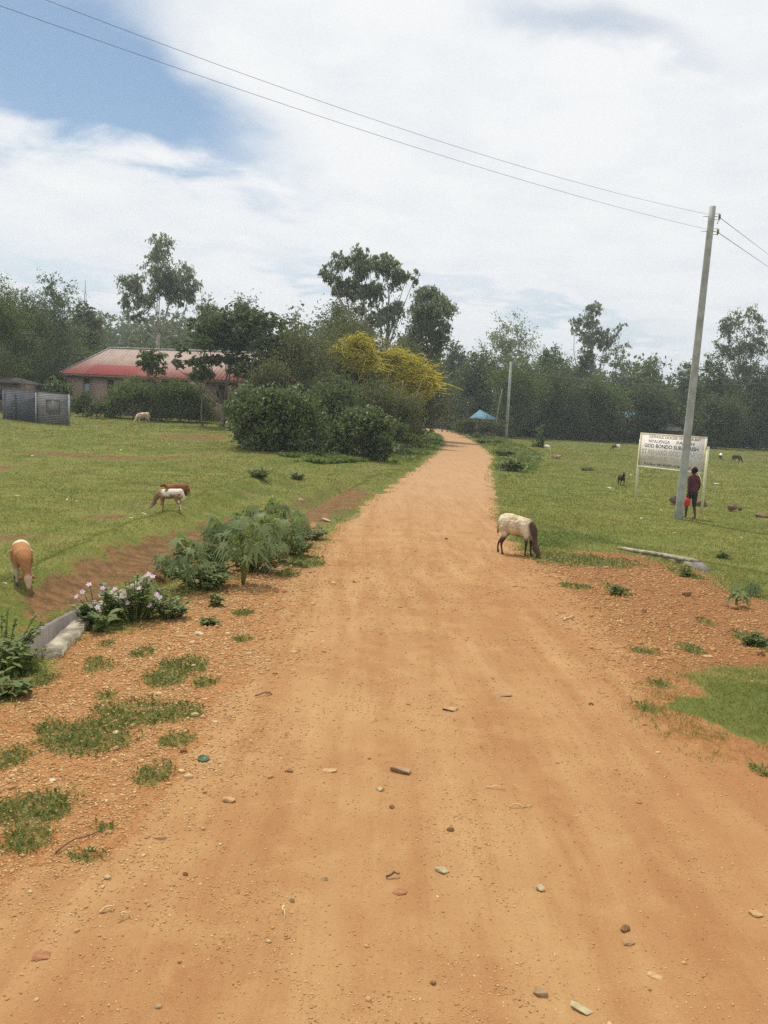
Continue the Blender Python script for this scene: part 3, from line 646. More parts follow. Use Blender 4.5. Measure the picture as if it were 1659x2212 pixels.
    for (x0, x1, d0, d1, n_, hh) in ((1025, 1760, 112, 128, 130, 3.2), (880, 1030, 140, 155, 40, 4.0), (-120, 260, 74, 90, 50, 3.5), (560, 850, 72, 90, 60, 5.0), (980, 1760, 122, 134, 90, 9.0)):
        for i in range(n_):
            b = basep(x0+(x1-x0)*rng.random(), d0+(d1-d0)*rng.random())
            lo = [(b[0]+rng.normal(), b[1], b[2]+hh*(.2+.8*rng.random()), 2.2, 1.6, 1.3) for _ in range(3)]
            c, v, _ = crown_points(lo, 330, 22, .5, .3); C.append(c); K.append(v*.7)
    tag(link('undergrowth', leaves_mesh('undergrowth', np.vstack(C), .45, .24, M['dark'], .1, np.concatenate(K))), 'dark undergrowth filling the foot of the tree belt', 'undergrowth', kind='stuff')
do_trees()

# ------------------------------------------------------------------ helpers for built things
def proj(p):
    q = RN.T @ (np.asarray(p, float)-CAM); return CX+F*q[0]/-q[2], CY-F*q[1]/-q[2]
def rot2(a): c, s = math.cos(a), math.sin(a); return np.array([[c, -s], [s, c]])
def setcol(me, fn):
    n = len(me.vertices); co = np.empty(n*3, np.float32); me.vertices.foreach_get('co', co); co = co.reshape(n, 3)
    c = np.clip(fn(co.astype(float)), 0, 1); at = me.attributes.new('Col', 'FLOAT_COLOR', 'POINT')
    at.data.foreach_set('color', np.hstack([c, np.ones((n, 1))]).astype(np.float32).ravel())
def blend3(co, base, items):
    """items: (mask, colour)"""
    c = np.tile(np.array(base, float), (len(co), 1))
    for m, k in items: c = c*(1-m[:, None])+np.array(k)*m[:, None]
    return c
def band(v, a, w): return sst((v-a)/w*.5+.5)

# ---- materials of built things
def corrugated(name, c1, c2, axis, freq, rust=None, rust_rule=None):
    m, nt, b = newmat(name); tc = N(nt, 'ShaderNodeTexCoord').outputs['Object']; sp = N(nt, 'ShaderNodeSeparateXYZ'); nt.links.new(tc, sp.inputs[0])
    w = mth(nt, 'SINE', mth(nt, 'MULTIPLY', sp.outputs[axis], freq)); n = noise(nt, tc, 1.2, 6, .6); n2 = noise(nt, tc, 5, 6, .6)
    c = mix(nt, ramp(nt, n, .35, .65), c1, c2)
    if rust_rule: c = rust_rule(nt, sp, n, n2, c)
    c = mix(nt, mth(nt, 'MULTIPLY', ramp(nt, w, .3, -1), .28), c, tuple(v*.45 for v in c1))
    nt.links.new(c, b.inputs['Base Color']); b.inputs['Roughness'].default_value = .65; b.inputs['Specular IOR Level'].default_value = .3
    bump(nt, b, w, .6, .02); return m
def brick(name):
    m, nt, b = newmat(name); tc = N(nt, 'ShaderNodeTexCoord').outputs['Object']
    mp = N(nt, 'ShaderNodeMapping'); mp.inputs['Rotation'].default_value = (PI/2, 0, 0); nt.links.new(tc, mp.inputs['Vector'])
    br = N(nt, 'ShaderNodeTexBrick'); nt.links.new(mp.outputs[0], br.inputs['Vector']); br.inputs['Scale'].default_value = 1.0
    br.inputs['Brick Width'].default_value = .30; br.inputs['Row Height'].default_value = .14; br.inputs['Mortar Size'].default_value = .018
    br.inputs['Color1'].default_value = (.34, .215, .15, 1); br.inputs['Color2'].default_value = (.27, .175, .125, 1); br.inputs['Mortar'].default_value = (.40, .34, .29, 1)
    n = noise(nt, tc, 2.5, 6); nt.links.new(mix(nt, mth(nt, 'MULTIPLY', ramp(nt, n, .4, .7), .5), br.outputs['Color'], (.22, .16, .13)), b.inputs['Base Color'])
    bump(nt, b, br.outputs['Fac'], -.4, .01); return m
M['brick'] = brick('weathered_brick')
def roofrule(nt, sp, n, n2, c):
    red = (.34, .055, .045); low = ramp(nt, mth(nt, 'ADD', sp.outputs[2], mth(nt, 'MULTIPLY_ADD', n2, .9, -.45)), 4.9, 3.2)
    c = mix(nt, mth(nt, 'MULTIPLY', low, .85), c, red)
    s = mth(nt, 'SUBTRACT', sp.outputs[0], mth(nt, 'MULTIPLY', sp.outputs[1], .15))
    patch = mth(nt, 'MULTIPLY', mth(nt, 'MULTIPLY', ramp(nt, s, 2.3, 2.6), ramp(nt, s, 7.6, 7.3)), ramp(nt, sp.outputs[2], 4.25, 4.2))
    c = mix(nt, mth(nt, 'MULTIPLY', patch, .9), c, (.31, .035, .035))
    return mix(nt, mth(nt, 'MULTIPLY', ramp(nt, n, .52, .7), .45), c, (.17, .085, .065))
M['roof'] = corrugated('rusted_red_iron_roof', (.25, .170, .145), (.33, .255, .22), 0, 2*PI/.15*.4, rust_rule=roofrule)
M['shed'] = corrugated('grey_corrugated_iron', (.17, .165, .175), (.25, .245, .25), 2, 2*PI/.11)
M['bluewall'] = corrugated('blue_grey_iron', (.075, .085, .105), (.11, .12, .14), 2, 2*PI/.11)
M['blueroof'] = corrugated('blue_iron_roof', (.075, .20, .27), (.10, .25, .33), 0, 2*PI/.3)
M['whiteroof'] = corrugated('pale_iron_roof', (.28, .27, .26), (.42, .40, .38), 0, 2*PI/.3)
M['darkroof'] = corrugated('dark_old_roof', (.07, .06, .055), (.13, .11, .10), 0, 2*PI/.3)
M['mudwall'] = simple('mud_plaster', (.16, .12, .09), (.24, .19, .15), 2)
M['win'] = simple('dark_window_opening', (.02, .022, .025), (.035, .038, .04), 3, .4, 0)
M['wood'] = simple('old_timber', (.12, .09, .07), (.2, .16, .12), 8)
M['door'] = simple('pale_blue_door_paint', (.26, .32, .42), (.34, .40, .5), 3, .6, .05)
M['shutter'] = simple('grey_steel_shutter', (.17, .17, .18), (.24, .24, .25), 4, .6, .1)

def brick_house():
    yaw = math.radians(-16); c = P(128, 805, 70); org = np.array([c[0], c[1]]); R = rot2(yaw); L = 20.0; W = 7.2; ez = c[2]; rise = 2.5; ov = .45
    base = float(min(H(*(org+R@np.array(q))) for q in ((0, 0), (L, 0), (0, W), (L, W))))-.3
    r = thing('brick_classroom_block', 'long brick building with rusted red and grey iron roof behind the trees', 'building', (org[0], org[1], 0), yaw)
    def lx(px):  # position along the front wall seen at px
        lo, hi = 0, L
        for _ in range(40):
            m_ = (lo+hi)/2; q = org+R@np.array([m_, ov]);
            if proj((q[0], q[1], 2.4))[0] < px: lo = m_
            else: hi = m_
        return lo
    mb = MB(); x0, x1, y0, y1 = ov, L-ov, ov, W-ov; t = .22
    ops = []
    for (pa, pb, zt, zb, kind) in ((180, 194, 2.62, .1, 'door'), (231, 246, 2.6, 1.2, 'window'), (300, 315, 2.6, 1.2, 'window'), (370, 385, 2.6, 1.2, 'window'), (467, 492, 2.55, 1.25, 'window'), (560, 585, 2.6, 1.2, 'window')):
        ops.append((lx(pa), lx(pb), zb, zt, kind))
    g0 = base+.3
    # front wall pieces round the openings
    cur = x0; top = ez-.05
    for (a, b, zb, zt, kind) in ops:
        mb.box(((cur+a)/2, y0+t/2, (base+top)/2), (a-cur, t, top-base)); zt2 = zt+.35; zb2 = zb+.3
        mb.box(((a+b)/2, y0+t/2, (zt2+top)/2), (b-a, t, top-zt2)); mb.box(((a+b)/2, y0+t/2, (base+zb2)/2), (b-a, t, zb2-base)); cur = b
    mb.box(((cur+x1)/2, y0+t/2, (base+top)/2), (x1-cur, t, top-base))
    mb.box((x0+t/2, (y0+y1)/2, (base+top)/2), (t, y1-y0-2*t-.004, top-base)); mb.box((x1-t/2, (y0+y1)/2, (base+top)/2), (t, y1-y0-2*t-.004, top-base)); mb.box(((x0+x1)/2, y1-t/2, (base+top)/2), (x1-x0, t, top-base))
    mb.build('wall', M['brick'], r)
    for (a, b, zb, zt, kind) in ops:
        zt += .35; zb += .3
        if kind == 'door':
            q = MB(); q.box(((a+b)/2, y0+.08, (zb+zt-.45)/2), (b-a-.12, .05, zt-.45-zb)); d = q.build('door', M['door'], r)
            q = MB(); q.box(((a+b)/2, y0+.06, zt-.43), (b-a-.1, .07, .05)); q.box((a+.03, y0+.06, (zb+zt)/2), (.06, .1, zt-zb)); q.box((b-.03, y0+.06, (zb+zt)/2), (.06, .1, zt-zb)); q.build('frame', M['wood'], d)
            q = MB(); q.box((b-.22, y0+.04, zb+1.0), (.04, .05, .14)); q.build('handle', M['metal'], d)
            q = MB(); q.box(((a+b)/2, y0+.1, zt-.2), (b-a-.12, .03, .36)); q.build('transom', M['win'], d)
        else:
            q = MB(); q.box(((a+b)/2, y0+.12, (zb+zt)/2), (b-a, .03, zt-zb)); w = q.build('window', M['win'], r)
            q = MB()
            for k in range(3): q.box((a+.03+(b-a-.06)*k/2, y0+.08, (zb+zt)/2), (.05, .05, zt-zb))
            q.box(((a+b)/2, y0+.078, zb+(zt-zb)*.66), (b-a-.12, .04, .045)); q.build('frame', M['wood'], w)
            q = MB(); q.box(((a+b)/2, y0-.03, zb-.04), (b-a+.2, .14, .07)); q.build('sill', M['conc'], w)
    e = 2.6; rz = ez+rise; ym = W/2; V = [(0, 0, ez), (L, 0, ez), (L, W, ez), (0, W, ez), (e, ym, rz), (L-e, ym, rz)]
    V2 = [(a, b, c_-.05) for a, b, c_ in V]; q = MB()
    q.add(V+V2, [(0, 1, 5, 4), (2, 3, 4, 5), (1, 2, 5), (3, 0, 4), (7, 6, 10, 11), (9, 8, 11, 10), (8, 7, 11), (6, 9, 10), (0, 6, 7, 1), (1, 7, 8, 2), (2, 8, 9, 3), (3, 9, 6, 0)])
    rf = q.build('roof', M['roof'], r); q = MB()
    q.tube([(e, ym, rz+.02), (L-e, ym, rz+.02)], .09, 6)
    for a, b in (((0, 0, ez), (e, ym, rz)), ((L, 0, ez), (L-e, ym, rz))): q.tube([np.array(a)+[0, 0, .03], np.array(b)+[0, 0, .03]], .06, 6)
    q.build('ridge_cap', M['whiteroof'], rf)
    q = MB(); q.box((L/2, .03, ez-.16), (L-.1, .03, .18)); q.build('fascia', M['wood'], r)
brick_house()

def shed():
    d0 = 52.0; n = gz(P(79, 911, d0)); a = gz(P(150, 914, 51.2)); b = gz(P(6, 905, 54.2)); h = 2.05
    ex = (a-n)[:2]; ey = (b-n)[:2]; g = min(n[2], a[2], b[2])-.15
    r = thing('tin_shed', 'small grey corrugated iron shed with one shuttered window at left', 'shed', (n[0], n[1], g))
    def wallm(p0, p1, h0, h1, name, mat, y=0):
        v = np.array([(*p0, 0), (*p1, 0), (*p1, h1), (*p0, h0)]); nrm = np.array([(p1-p0)[1], -(p1-p0)[0]]); nrm = nrm/np.linalg.norm(nrm)*.03
        v2 = v.copy(); v2[:, :2] -= nrm; q = MB(); q.add(np.vstack([v, v2]), [(0, 1, 2, 3), (7, 6, 5, 4), (0, 4, 5, 1), (1, 5, 6, 2), (2, 6, 7, 3), (3, 7, 4, 0)]); return q.build(name, mat, r)
    z = np.zeros(2); H0 = h+.1
    wallm(z, ex, H0, H0-.05, 'front_wall', M['shed']); wallm(ey, z, H0+.05, H0, 'side_wall', M['bluewall'])
    wallm(ex, ex+ey, H0-.05, H0, 'side_wall', M['shed']); wallm(ex+ey, ey, H0, H0+.05, 'back_wall', M['shed'])
    q = MB(); o = .12
    c = [(-o*ex/np.linalg.norm(ex)-o*ey/np.linalg.norm(ey)), ex*(1+o/2)-o*ey/np.linalg.norm(ey), ex*1.06+ey*1.05, ey*1.05-o*ex/np.linalg.norm(ex)]
    zs = [H0+.02, H0-.04, H0+.02, H0+.08]; V = [(p[0], p[1], z_) for p, z_ in zip(c, zs)]+[(p[0], p[1], z_+.05) for p, z_ in zip(c, zs)]
    q.add(V, [(3, 2, 1, 0), (4, 5, 6, 7), (0, 1, 5, 4), (1, 2, 6, 5), (2, 3, 7, 6), (3, 0, 4, 7)]); q.build('roof', M['darkroof'], r)
    eu = ex/np.linalg.norm(ex); nr = np.array([eu[1], -eu[0]]); Lx = np.linalg.norm(ex); ang = math.atan2(eu[1], eu[0]); RR = np.array(Matrix.Rotation(ang, 3, 'Z'))
    def on(u, w, zc, out): p = eu*u+nr*out; return (p[0], p[1], zc)
    q = MB(); q.box(on(Lx*.51, 0, 1.28, .03), (Lx*.36, .03, .78), RR); sh = q.build('window', M['shutter'], r)
    q = MB()
    for s_ in (-1, 1): q.box(on(Lx*(.51+s_*.19), 0, 1.28, .04), (.05, .05, .86), RR); q.box(on(Lx*.51, 0, 1.28+s_*.41, .045), (Lx*.36-.02, .05, .05), RR)
    q.build('frame', M['wood'], sh)
    fu = ey/np.linalg.norm(ey); nf = np.array([-fu[1], fu[0]]); Ly = np.linalg.norm(ey); an = math.atan2(fu[1], fu[0]); R2 = np.array(Matrix.Rotation(an, 3, 'Z'))
    p = fu*Ly*.76+nf*.02; q = MB(); q.box((p[0], p[1], 1.0), (Ly*.34, .03, 1.8), R2); dr = q.build('door', M['bluewall'], r)
    p = fu*Ly*.62+nf*.05; q = MB(); q.box((p[0], p[1], 1.0), (.05, .05, .12), R2); q.build('handle', M['metal'], dr)
    [MB().box((*pp, H0/2-.05), (.09, .09, H0), RR).build('corner_post', M['metal'], r) for pp in (z+nr*.03, ex*1.0+nr*.03)]
shed()

def hip_house(label, pxs, py_e, py_r, d, mat, wall, wh=2.4, depth=5, apex=None, name='house'):
    a = P(pxs[0], py_e, d); b = P(pxs[1], py_e+(pxs[1]-pxs[0])*.05, d); L = b[0]-a[0]; ez = a[2]; top = P(0, py_r, d+depth/2)[2] if False else CAM[2]+(P((pxs[0]+pxs[1])/2, py_r, d+depth/2)[2]-CAM[2])
    g = float(H(a[0]+L/2, d))-.2; r = thing(name, label, 'house', (a[0], d, g)); e = L*.25 if apex else min(L*.3, depth/2)
    zb = 0; ze = ez-g; zr = top-g; q = MB(); o = .4
    V = [(-o, -o, ze), (L+o, -o, ze), (L+o, depth+o, ze), (-o, depth+o, ze), (e, depth/2, zr), (L*.31 if apex else L-e, depth/2, zr)]; V2 = [(x, y, z-.06) for x, y, z in V]
    q.add(V+V2, [(0, 1, 5, 4), (2, 3, 4, 5), (1, 2, 5), (3, 0, 4), (7, 6, 10, 11), (9, 8, 11, 10), (8, 7, 11), (6, 9, 10), (0, 6, 7, 1), (1, 7, 8, 2), (2, 8, 9, 3), (3, 9, 6, 0)])
    q.build('roof', mat, r); q = MB(); q.box((L/2, depth/2, (ze-.07)/2), (L, depth, ze-.07)); w = q.build('wall', wall, r)
    q = MB(); q.box((L*.3, -.02, ze*.45), (.9, .05, ze*.7)); q.build('door', M['win'], r); q = MB(); q.box((L*.7, -.02, ze*.6), (.9, .05, .8)); q.build('window', M['win'], r)
hip_house('small house with bright blue pointed roof at the end of the road', (1030, 1068), 904, 886, 100, M['blueroof'], M['mudwall'], apex=1)
hip_house('blue roofed house half hidden in the trees left of the signboard', (1312, 1402), 900, 889, 113, M['blueroof'], M['mudwall'])
hip_house('low house with pale iron roof just above the signboard', (1440, 1474), 929, 916, 108, M['whiteroof'], M['mudwall'])
hip_house('dark roofed outbuilding behind the shed at the left edge', (-60, 28), 822, 812, 64, M['darkroof'], M['mudwall'], name='outbuilding')

def mast():
    b = basep(183, 215); t = P(183, 604, 215); r = thing('radio_mast', 'thin distant radio mast rising above the conical trees at left', 'mast', b); h = t[2]-b[2]
    q = MB()
    for k in range(3): a = k*2*PI/3; q.tube([(math.cos(a)*.5, math.sin(a)*.5, 0), (math.cos(a)*.28, math.sin(a)*.28, h*.83)], .07, 4)
    for k in range(24):
        z = h*.83*k/24; rr = .5-.22*k/24; a = k*2*PI/3; q.tube([(math.cos(a)*rr, math.sin(a)*rr, z), (math.cos(a+2.1)*rr, math.sin(a+2.1)*rr, z+h*.83/24)], .04, 4)
    q.build('lattice', M['metal'], r); q = MB(); q.tube([(0, 0, h*.82), (0, 0, h)], .09, 5); q.build('antenna', M['metal'], r)
mast()

# ------------------------------------------------------------------ poles and wires
def near_pole():
    b = gz(P(1465, 1122, 23.0)); b = G(1465, 1121); d = b[1]; t = P(1539.5, 446, d); r = thing('utility_pole', 'tall grey wooden utility pole in front of the signboard', 'pole', b)
    tt = np.linspace(0, 1, 14)[:, None]; mb = MB(); mb.tube((b-[0, 0, .3])+(t-b+[0, 0, .3])*tt, np.linspace(.122, .088, 14), 20, .5)
    mb.build('shaft', M['pole'], r, smooth=False, off=b)
    ax = (t-b)/np.linalg.norm(t-b); out = []
    for k, (dz, ) in enumerate(((.28,), (.69,))):
        c = t-ax*dz-b; q = MB(); q.tube([c-[.24, 0, .0], c+[.17, 0, .01]], .011, 6); ins = q.build('bolt', M['metal'], r)
        q = MB(); c2 = c+np.array([.22, -.02, -.0]); q.tube([c2+[0, 0, .07], c2+[0, 0, .05], c2+[0, 0, .02], c2-[0, 0, .01], c2-[0, 0, .04], c2-[0, 0, .07]], [.02, .038, .028, .04, .028, .02], 10)
        q.build('insulator', M['conc'], r, smooth=True)
        q = MB(); q.tube([c2+[0, 0, .1], c2-[0, 0, .1]], .008, 6); q.tube([c+[.1, 0, .085], c2+[0, 0, .085]], .01, 4); q.tube([c+[.1, 0, -.075], c2+[0, 0, -.075]], .01, 4)
        if k == 0: q.tube([c2-[0, 0, .07], c2-[.05, 0, .2]], .012, 6)
        q.build('bracket', M['metal'], r); out.append((t-ax*dz+np.array([-.1, 0, .06]), t-ax*dz+np.array([.25, -.02, -.03])))
    return b, t, out
PB, PT, WOUT = near_pole()
def wire(label, p0, p1, sag, rad, n=60, group='overhead wires'):
    t = np.linspace(0, 1, n)[:, None]; p = p0+(p1-p0)*t; p[:, 2] -= (4*sag*t*(1-t))[:, 0]; mb = MB(); c = p[0]
    mb.tube(p, rad, 5, .5); o = mb.build('overhead_wire', M['wire'], loc=c, off=c); tag(o, label, 'wire', group)
_e1 = P(270, 65, 13.2); _e2 = P(140, 62, 12.0)
def through(p0, q, over):  # a span that continues past the seen point q to the next pole
    return p0+(q-p0)*over
def fit_wire(label, p0, q, mid, over, rad):
    """end point and sag so that the span passes through q and near mid (px,py)"""
    best = None
    for L in np.linspace(1.0, 1.0, 1):
        dxy = (q-p0)[:2]; end = p0.copy(); end[:2] = p0[:2]+dxy*over
        tq = 1/over
        for sag in np.linspace(0, 1.6, 60):
            # z at tq must equal q z: p0z + (ez-p0z)*tq - 4 sag tq(1-tq)
            ez = p0[2]+(q[2]-p0[2]+4*sag*tq*(1-tq))/tq; end[2] = ez
            t = np.linspace(0, tq, 40)[:, None]; pts = p0+(end-p0)*t; pts[:, 2] -= (4*sag*t*(1-t))[:, 0]
            pr = np.array([proj(p) for p in pts]); y = np.interp(mid[0], pr[::-1, 0], pr[::-1, 1]); e = abs(y-mid[1])
            if best is None or e < best[0]: best = (e, end.copy(), sag)
    wire(label, p0, best[1], best[2], rad)
fit_wire('upper overhead wire running from the near pole top to the upper left', WOUT[0][0], _e1, (830, 266), 2.0, .0036)
fit_wire('lower overhead wire running from the near pole to the upper left', WOUT[1][0], _e2, (1000, 350), 2.0, .0036)
fit_wire('upper wire descending to the right from the near pole top', WOUT[0][1], P(1659, 549, 50), (1600, 505), 1.6, .009)
fit_wire('lower wire descending to the right from the near pole', WOUT[1][1], P(1659, 576, 50), (1605, 535), 1.6, .010)
def far_pole():
    b = G(1093, 949); d = b[1]; t = P(1104, 781, d); r = thing('utility_pole', 'far wooden utility pole by the road bend before the trees', 'pole', b); mb = MB()
    mb.tube([b-[0, 0, .3], b+(t-b)*.5, t], [.19, .165, .14], 14, .5); mb.build('shaft', M['pole'], r, off=b)
    q = MB(); q.tube([t-b-[.3, 0, .35], t-b+[.3, 0, -.35]], .03, 6); q.build('crossarm', M['metal'], r)
    wire('upper faint wire from the far pole crossing before the tree belt', t-[0, 0, .25], P(1700, 808, d-8), 1.0, .018); wire('lower faint wire from the far pole crossing before the tree belt', t-[0, 0, .9], P(1700, 824, d-8), 1.0, .018)
far_pole()

# ------------------------------------------------------------------ signboard
def textmesh(s, size, mat, name, bold=0.0, sx=1.0):
    cu = bpy.data.curves.new(name, 'FONT'); cu.body = s; cu.size = size; cu.align_x = 'LEFT'; cu.align_y = 'BOTTOM_BASELINE'; cu.extrude = .0015; cu.offset = bold; cu.resolution_u = 3
    o = bpy.data.objects.new(name, cu); COL.objects.link(o); bpy.context.view_layer.update()
    me = bpy.data.meshes.new_from_object(o.evaluated_get(bpy.context.evaluated_depsgraph_get())); bpy.data.objects.remove(o); me.materials.clear(); me.materials.append(mat)
    n = len(me.vertices); co = np.empty(n*3, np.float32); me.vertices.foreach_get('co', co); co = co.reshape(n, 3); return me, co
def sign():
    pl = G(1373, 1085); pr_ = G(1513, 1108); ex = (pr_-pl); L = np.linalg.norm(ex[:2]); u = ex/np.linalg.norm(ex); u[2] = 0; u /= np.linalg.norm(u)
    yaw = math.atan2(u[1], u[0]); r = thing('signboard', 'faded white signboard on two cream posts beside the pole', 'sign', pl, yaw)
    gz_ = 0.0
    def zof(px, py, p): return P(px, py, p[1])[2]-pl[2]
    zt = zof(1392, 935, pl); zb = zof(1384, 1008, pl); zt2 = zof(1530, 944, pr_); zb2 = zof(1517, 1025, pr_); zt = (zt+zt2)/2; zb = (zb+zb2)/2
    h = zt-zb; lean = (P(1388, 960, pl[1])[0]-pl[0])/zt*.0
    q = MB(); q.box((L/2, -.03, (zt+zb)/2), (L-.02, .02, h)); bd = q.build('board', M['board'], r)
    q = MB(); f = .05
    q.box((L/2, -.045, zt-f/2), (L, .05, f)); q.box((L/2, -.045, zb+f/2), (L, .05, f)); q.box((f/2, -.045, (zt+zb)/2), (f, .05, h-2*f)); q.box((L-f/2, -.045, (zt+zb)/2), (f, .05, h-2*f)); q.build('frame', M['cream'], bd)
    gl = -.15; gr = pr_[2]-pl[2]-.15
    for x, g_, top in ((-.035, gl, zt-.22), (L+.035, gr, zt-.30)):
        q = MB(); q.box((x, .0, (top+g_)/2), (.06, .06, top-g_)); q.build('post', M['cream'], r)
    for x, s_ in ((0, 1), (L, -1)):
        q = MB(); q.tube([(x+s_*.02, 0, zb-.32), (x+s_*.24, 0, zb-.0)], .018, 6); q.build('brace', M['cream'], r)
    rows = [('CATHOLIC DIOCESE OF HOMA-BAY', .14, .78, .075, M['ink'], .003, .868), ('NYALIENGA', .14, .33, .09, M['ink'], .002, .735), ('PARISH', .57, .26, .09, M['ink'], .002, .735),
            ('GOD BONDO SUB-PARISH', .075, .82, .105, M['ink'], .005, .595), ('ST.BENARD GOD BONDO', .04, .92, .14, M['faded'], .004, .405), ('CATHOLIC CHURCH', .09, .72, .12, M['faded'], .003, .235), ('P.O.Box 485-40300 HOMA BAY', .10, .72, .07, M['ink'], .001, .085)]
    for s_, x, w, size, mat, bo, y in rows:
        me, co = textmesh(s_, size*h, mat, 'lettering', bo*.45); x0, x1 = co[:, 0].min(), co[:, 0].max(); sx = w*L/(x1-x0); hh = co[:, 1].max(); bpy.data.meshes.remove(me)
        ws = s_.split(' ')
        for i in range(len(ws)):  # each word a piece of its own
            m1, c1 = textmesh(' '.join(ws[:i+1]), size*h, mat, 'lettering', bo*.45); me, co = textmesh(ws[i], size*h, mat, 'lettering', bo*.45); dx = c1[:, 0].max()-co[:, 0].max(); bpy.data.meshes.remove(m1)
            V = np.stack([(co[:, 0]+dx-x0)*sx+x*L, -.0415-co[:, 2]*.6, co[:, 1]*(size*h/hh)+zb+y*h], 1)
            me.vertices.foreach_set('co', V.astype(np.float32).ravel()); me.update(); link('lettering', me, bd)
sign()

# ------------------------------------------------------------------ concrete culvert ends
def culvert_left():
    # channel between two thin walls: near wall top rough and white, far wall plastered and dark
    A0, A1, A2, A3 = [p+np.array([0, 0, .05]) for p in CW_NEAR]
    g = A0[2]-.1; r = thing('concrete_culvert', 'broken concrete culvert channel with rough white top by the pink flowers', 'culvert', (A0[0], A0[1], g))
    def wall(pts, thick, hgt, name, mat, jag=0.0, dz=0.0):
        m = 26; t = np.linspace(0, 1, m); pts = np.array(pts); s_ = np.linspace(0, 1, len(pts)); c = np.stack([np.interp(t, s_, pts[:, i]) for i in range(3)], 1)
        d = c[-1]-c[0]; nr = np.array([d[1], -d[0], 0])/np.linalg.norm(d[:2]); th = thick*(1+jag*(rng.random(m)-.5)*1.6); th2 = thick*(1+jag*(rng.random(m)-.5)); z = c[:, 2]+dz+jag*.05*(rng.random(m)-.5)
        V = np.stack([c-nr*th[:, None]/2, c+nr*th2[:, None]/2, c+nr*th2[:, None]/2, c-nr*th[:, None]/2], 1); V[:, 0, 2] = z; V[:, 1, 2] = z+jag*.02*(rng.random(m)-.5); V[:, 2, 2] = z-hgt; V[:, 3, 2] = z-hgt
        Fs = [(i*4+k, (i+1)*4+k, (i+1)*4+(k+1) % 4, i*4+(k+1) % 4) for i in range(m-1) for k in range(4)]+[(0, 1, 2, 3), tuple((m-1)*4+k for k in (3, 2, 1, 0))]
        q = MB(); q.add(V.reshape(-1, 3), Fs); return q.build(name, mat, r, off=(A0[0], A0[1], g))
    wall([A0, (A0+A1)/2, A1, A2, A3], .12, .75, 'near_wall', M['concw'], .12)
    B0, Bm, B1 = [p+np.array([0, 0, .03]) for p in CW_FAR]
    wall([B0, Bm, B1], .07, .95, 'far_wall', M['concd'], .3)
    fl = MB(); c0 = (A0+B0)/2; c1 = (A1+B1)/2; fl.add([c0+[-.25, 0, -.62], c0+[.25, 0, -.62], c1+[.25, 0, -.62], c1+[-.25, 0, -.62]]+[c0+[-.25, 0, -.72], c0+[.25, 0, -.72], c1+[.25, 0, -.72], c1+[-.25, 0, -.72]], [(0, 1, 2, 3), (7, 6, 5, 4), (0, 4, 5, 1), (1, 5, 6, 2), (2, 6, 7, 3), (3, 7, 4, 0)])
    fl.build('channel_floor', M['concd'], r, off=(A0[0], A0[1], g))
culvert_left()
def culvert_right():
    a = G(1340, 1186); b = G(1440, 1207); c = G(1505, 1226); e = G(1520, 1234); g = a[2]; r = thing('concrete_kerb_wall', 'low white topped concrete culvert wall on the right roadside', 'culvert', a)
    pts = [a+[0, 0, .04], b+[0, 0, .08], c+[0, 0, .12]]
    q = MB(); t = np.linspace(0, 1, 20); P_ = np.stack([np.interp(t, [0, .6, 1], [p[i] for p in pts]) for i in range(3)], 1); d = P_[-1]-P_[0]; nr = np.array([-d[1], d[0], 0]); nr /= np.linalg.norm(nr); nr *= .07
    j = .03*(rng.random((20, 1))-.5)*nr/.07; V = np.stack([P_-nr+j, P_+nr-j, P_+nr-j-[0, 0, .045], P_-nr+j-[0, 0, .045]], 1); Fs = [(i*4+k, (i+1)*4+k, (i+1)*4+(k+1) % 4, i*4+(k+1) % 4) for i in range(19) for k in range(4)]+[(0, 1, 2, 3), (79, 78, 77, 76)]
    q.add(V.reshape(-1, 3), Fs); q.build('coping', M['concw'], r, off=a); q = MB(); n8 = nr*.9; q.add(np.stack([P_-n8-[0, 0, .045], P_+n8-[0, 0, .045], P_+n8-[0, 0, .6], P_-n8-[0, 0, .6]], 1).reshape(-1, 3), Fs); q.build('wall', M['conc'], r, off=a)
    q = MB(); c0 = c+[0, 0, .09]+(e-c)*.02; e0 = e+[.05, 0, .02]; q.add([c0-nr*1.1, c0+nr*1.1, c0+nr*1.1-[0, 0, .5], c0-nr*1.1-[0, 0, .5], e0-nr*1.1, e0+nr*1.1, e0+nr*1.1-[0, 0, .5], e0-nr*1.1-[0, 0, .5]], [(0, 1, 2, 3), (7, 6, 5, 4), (0, 4, 5, 1), (1, 5, 6, 2), (2, 6, 7, 3), (3, 7, 4, 0)])
    q.build('sloping_end', M['concd'], r, off=a)
culvert_right()

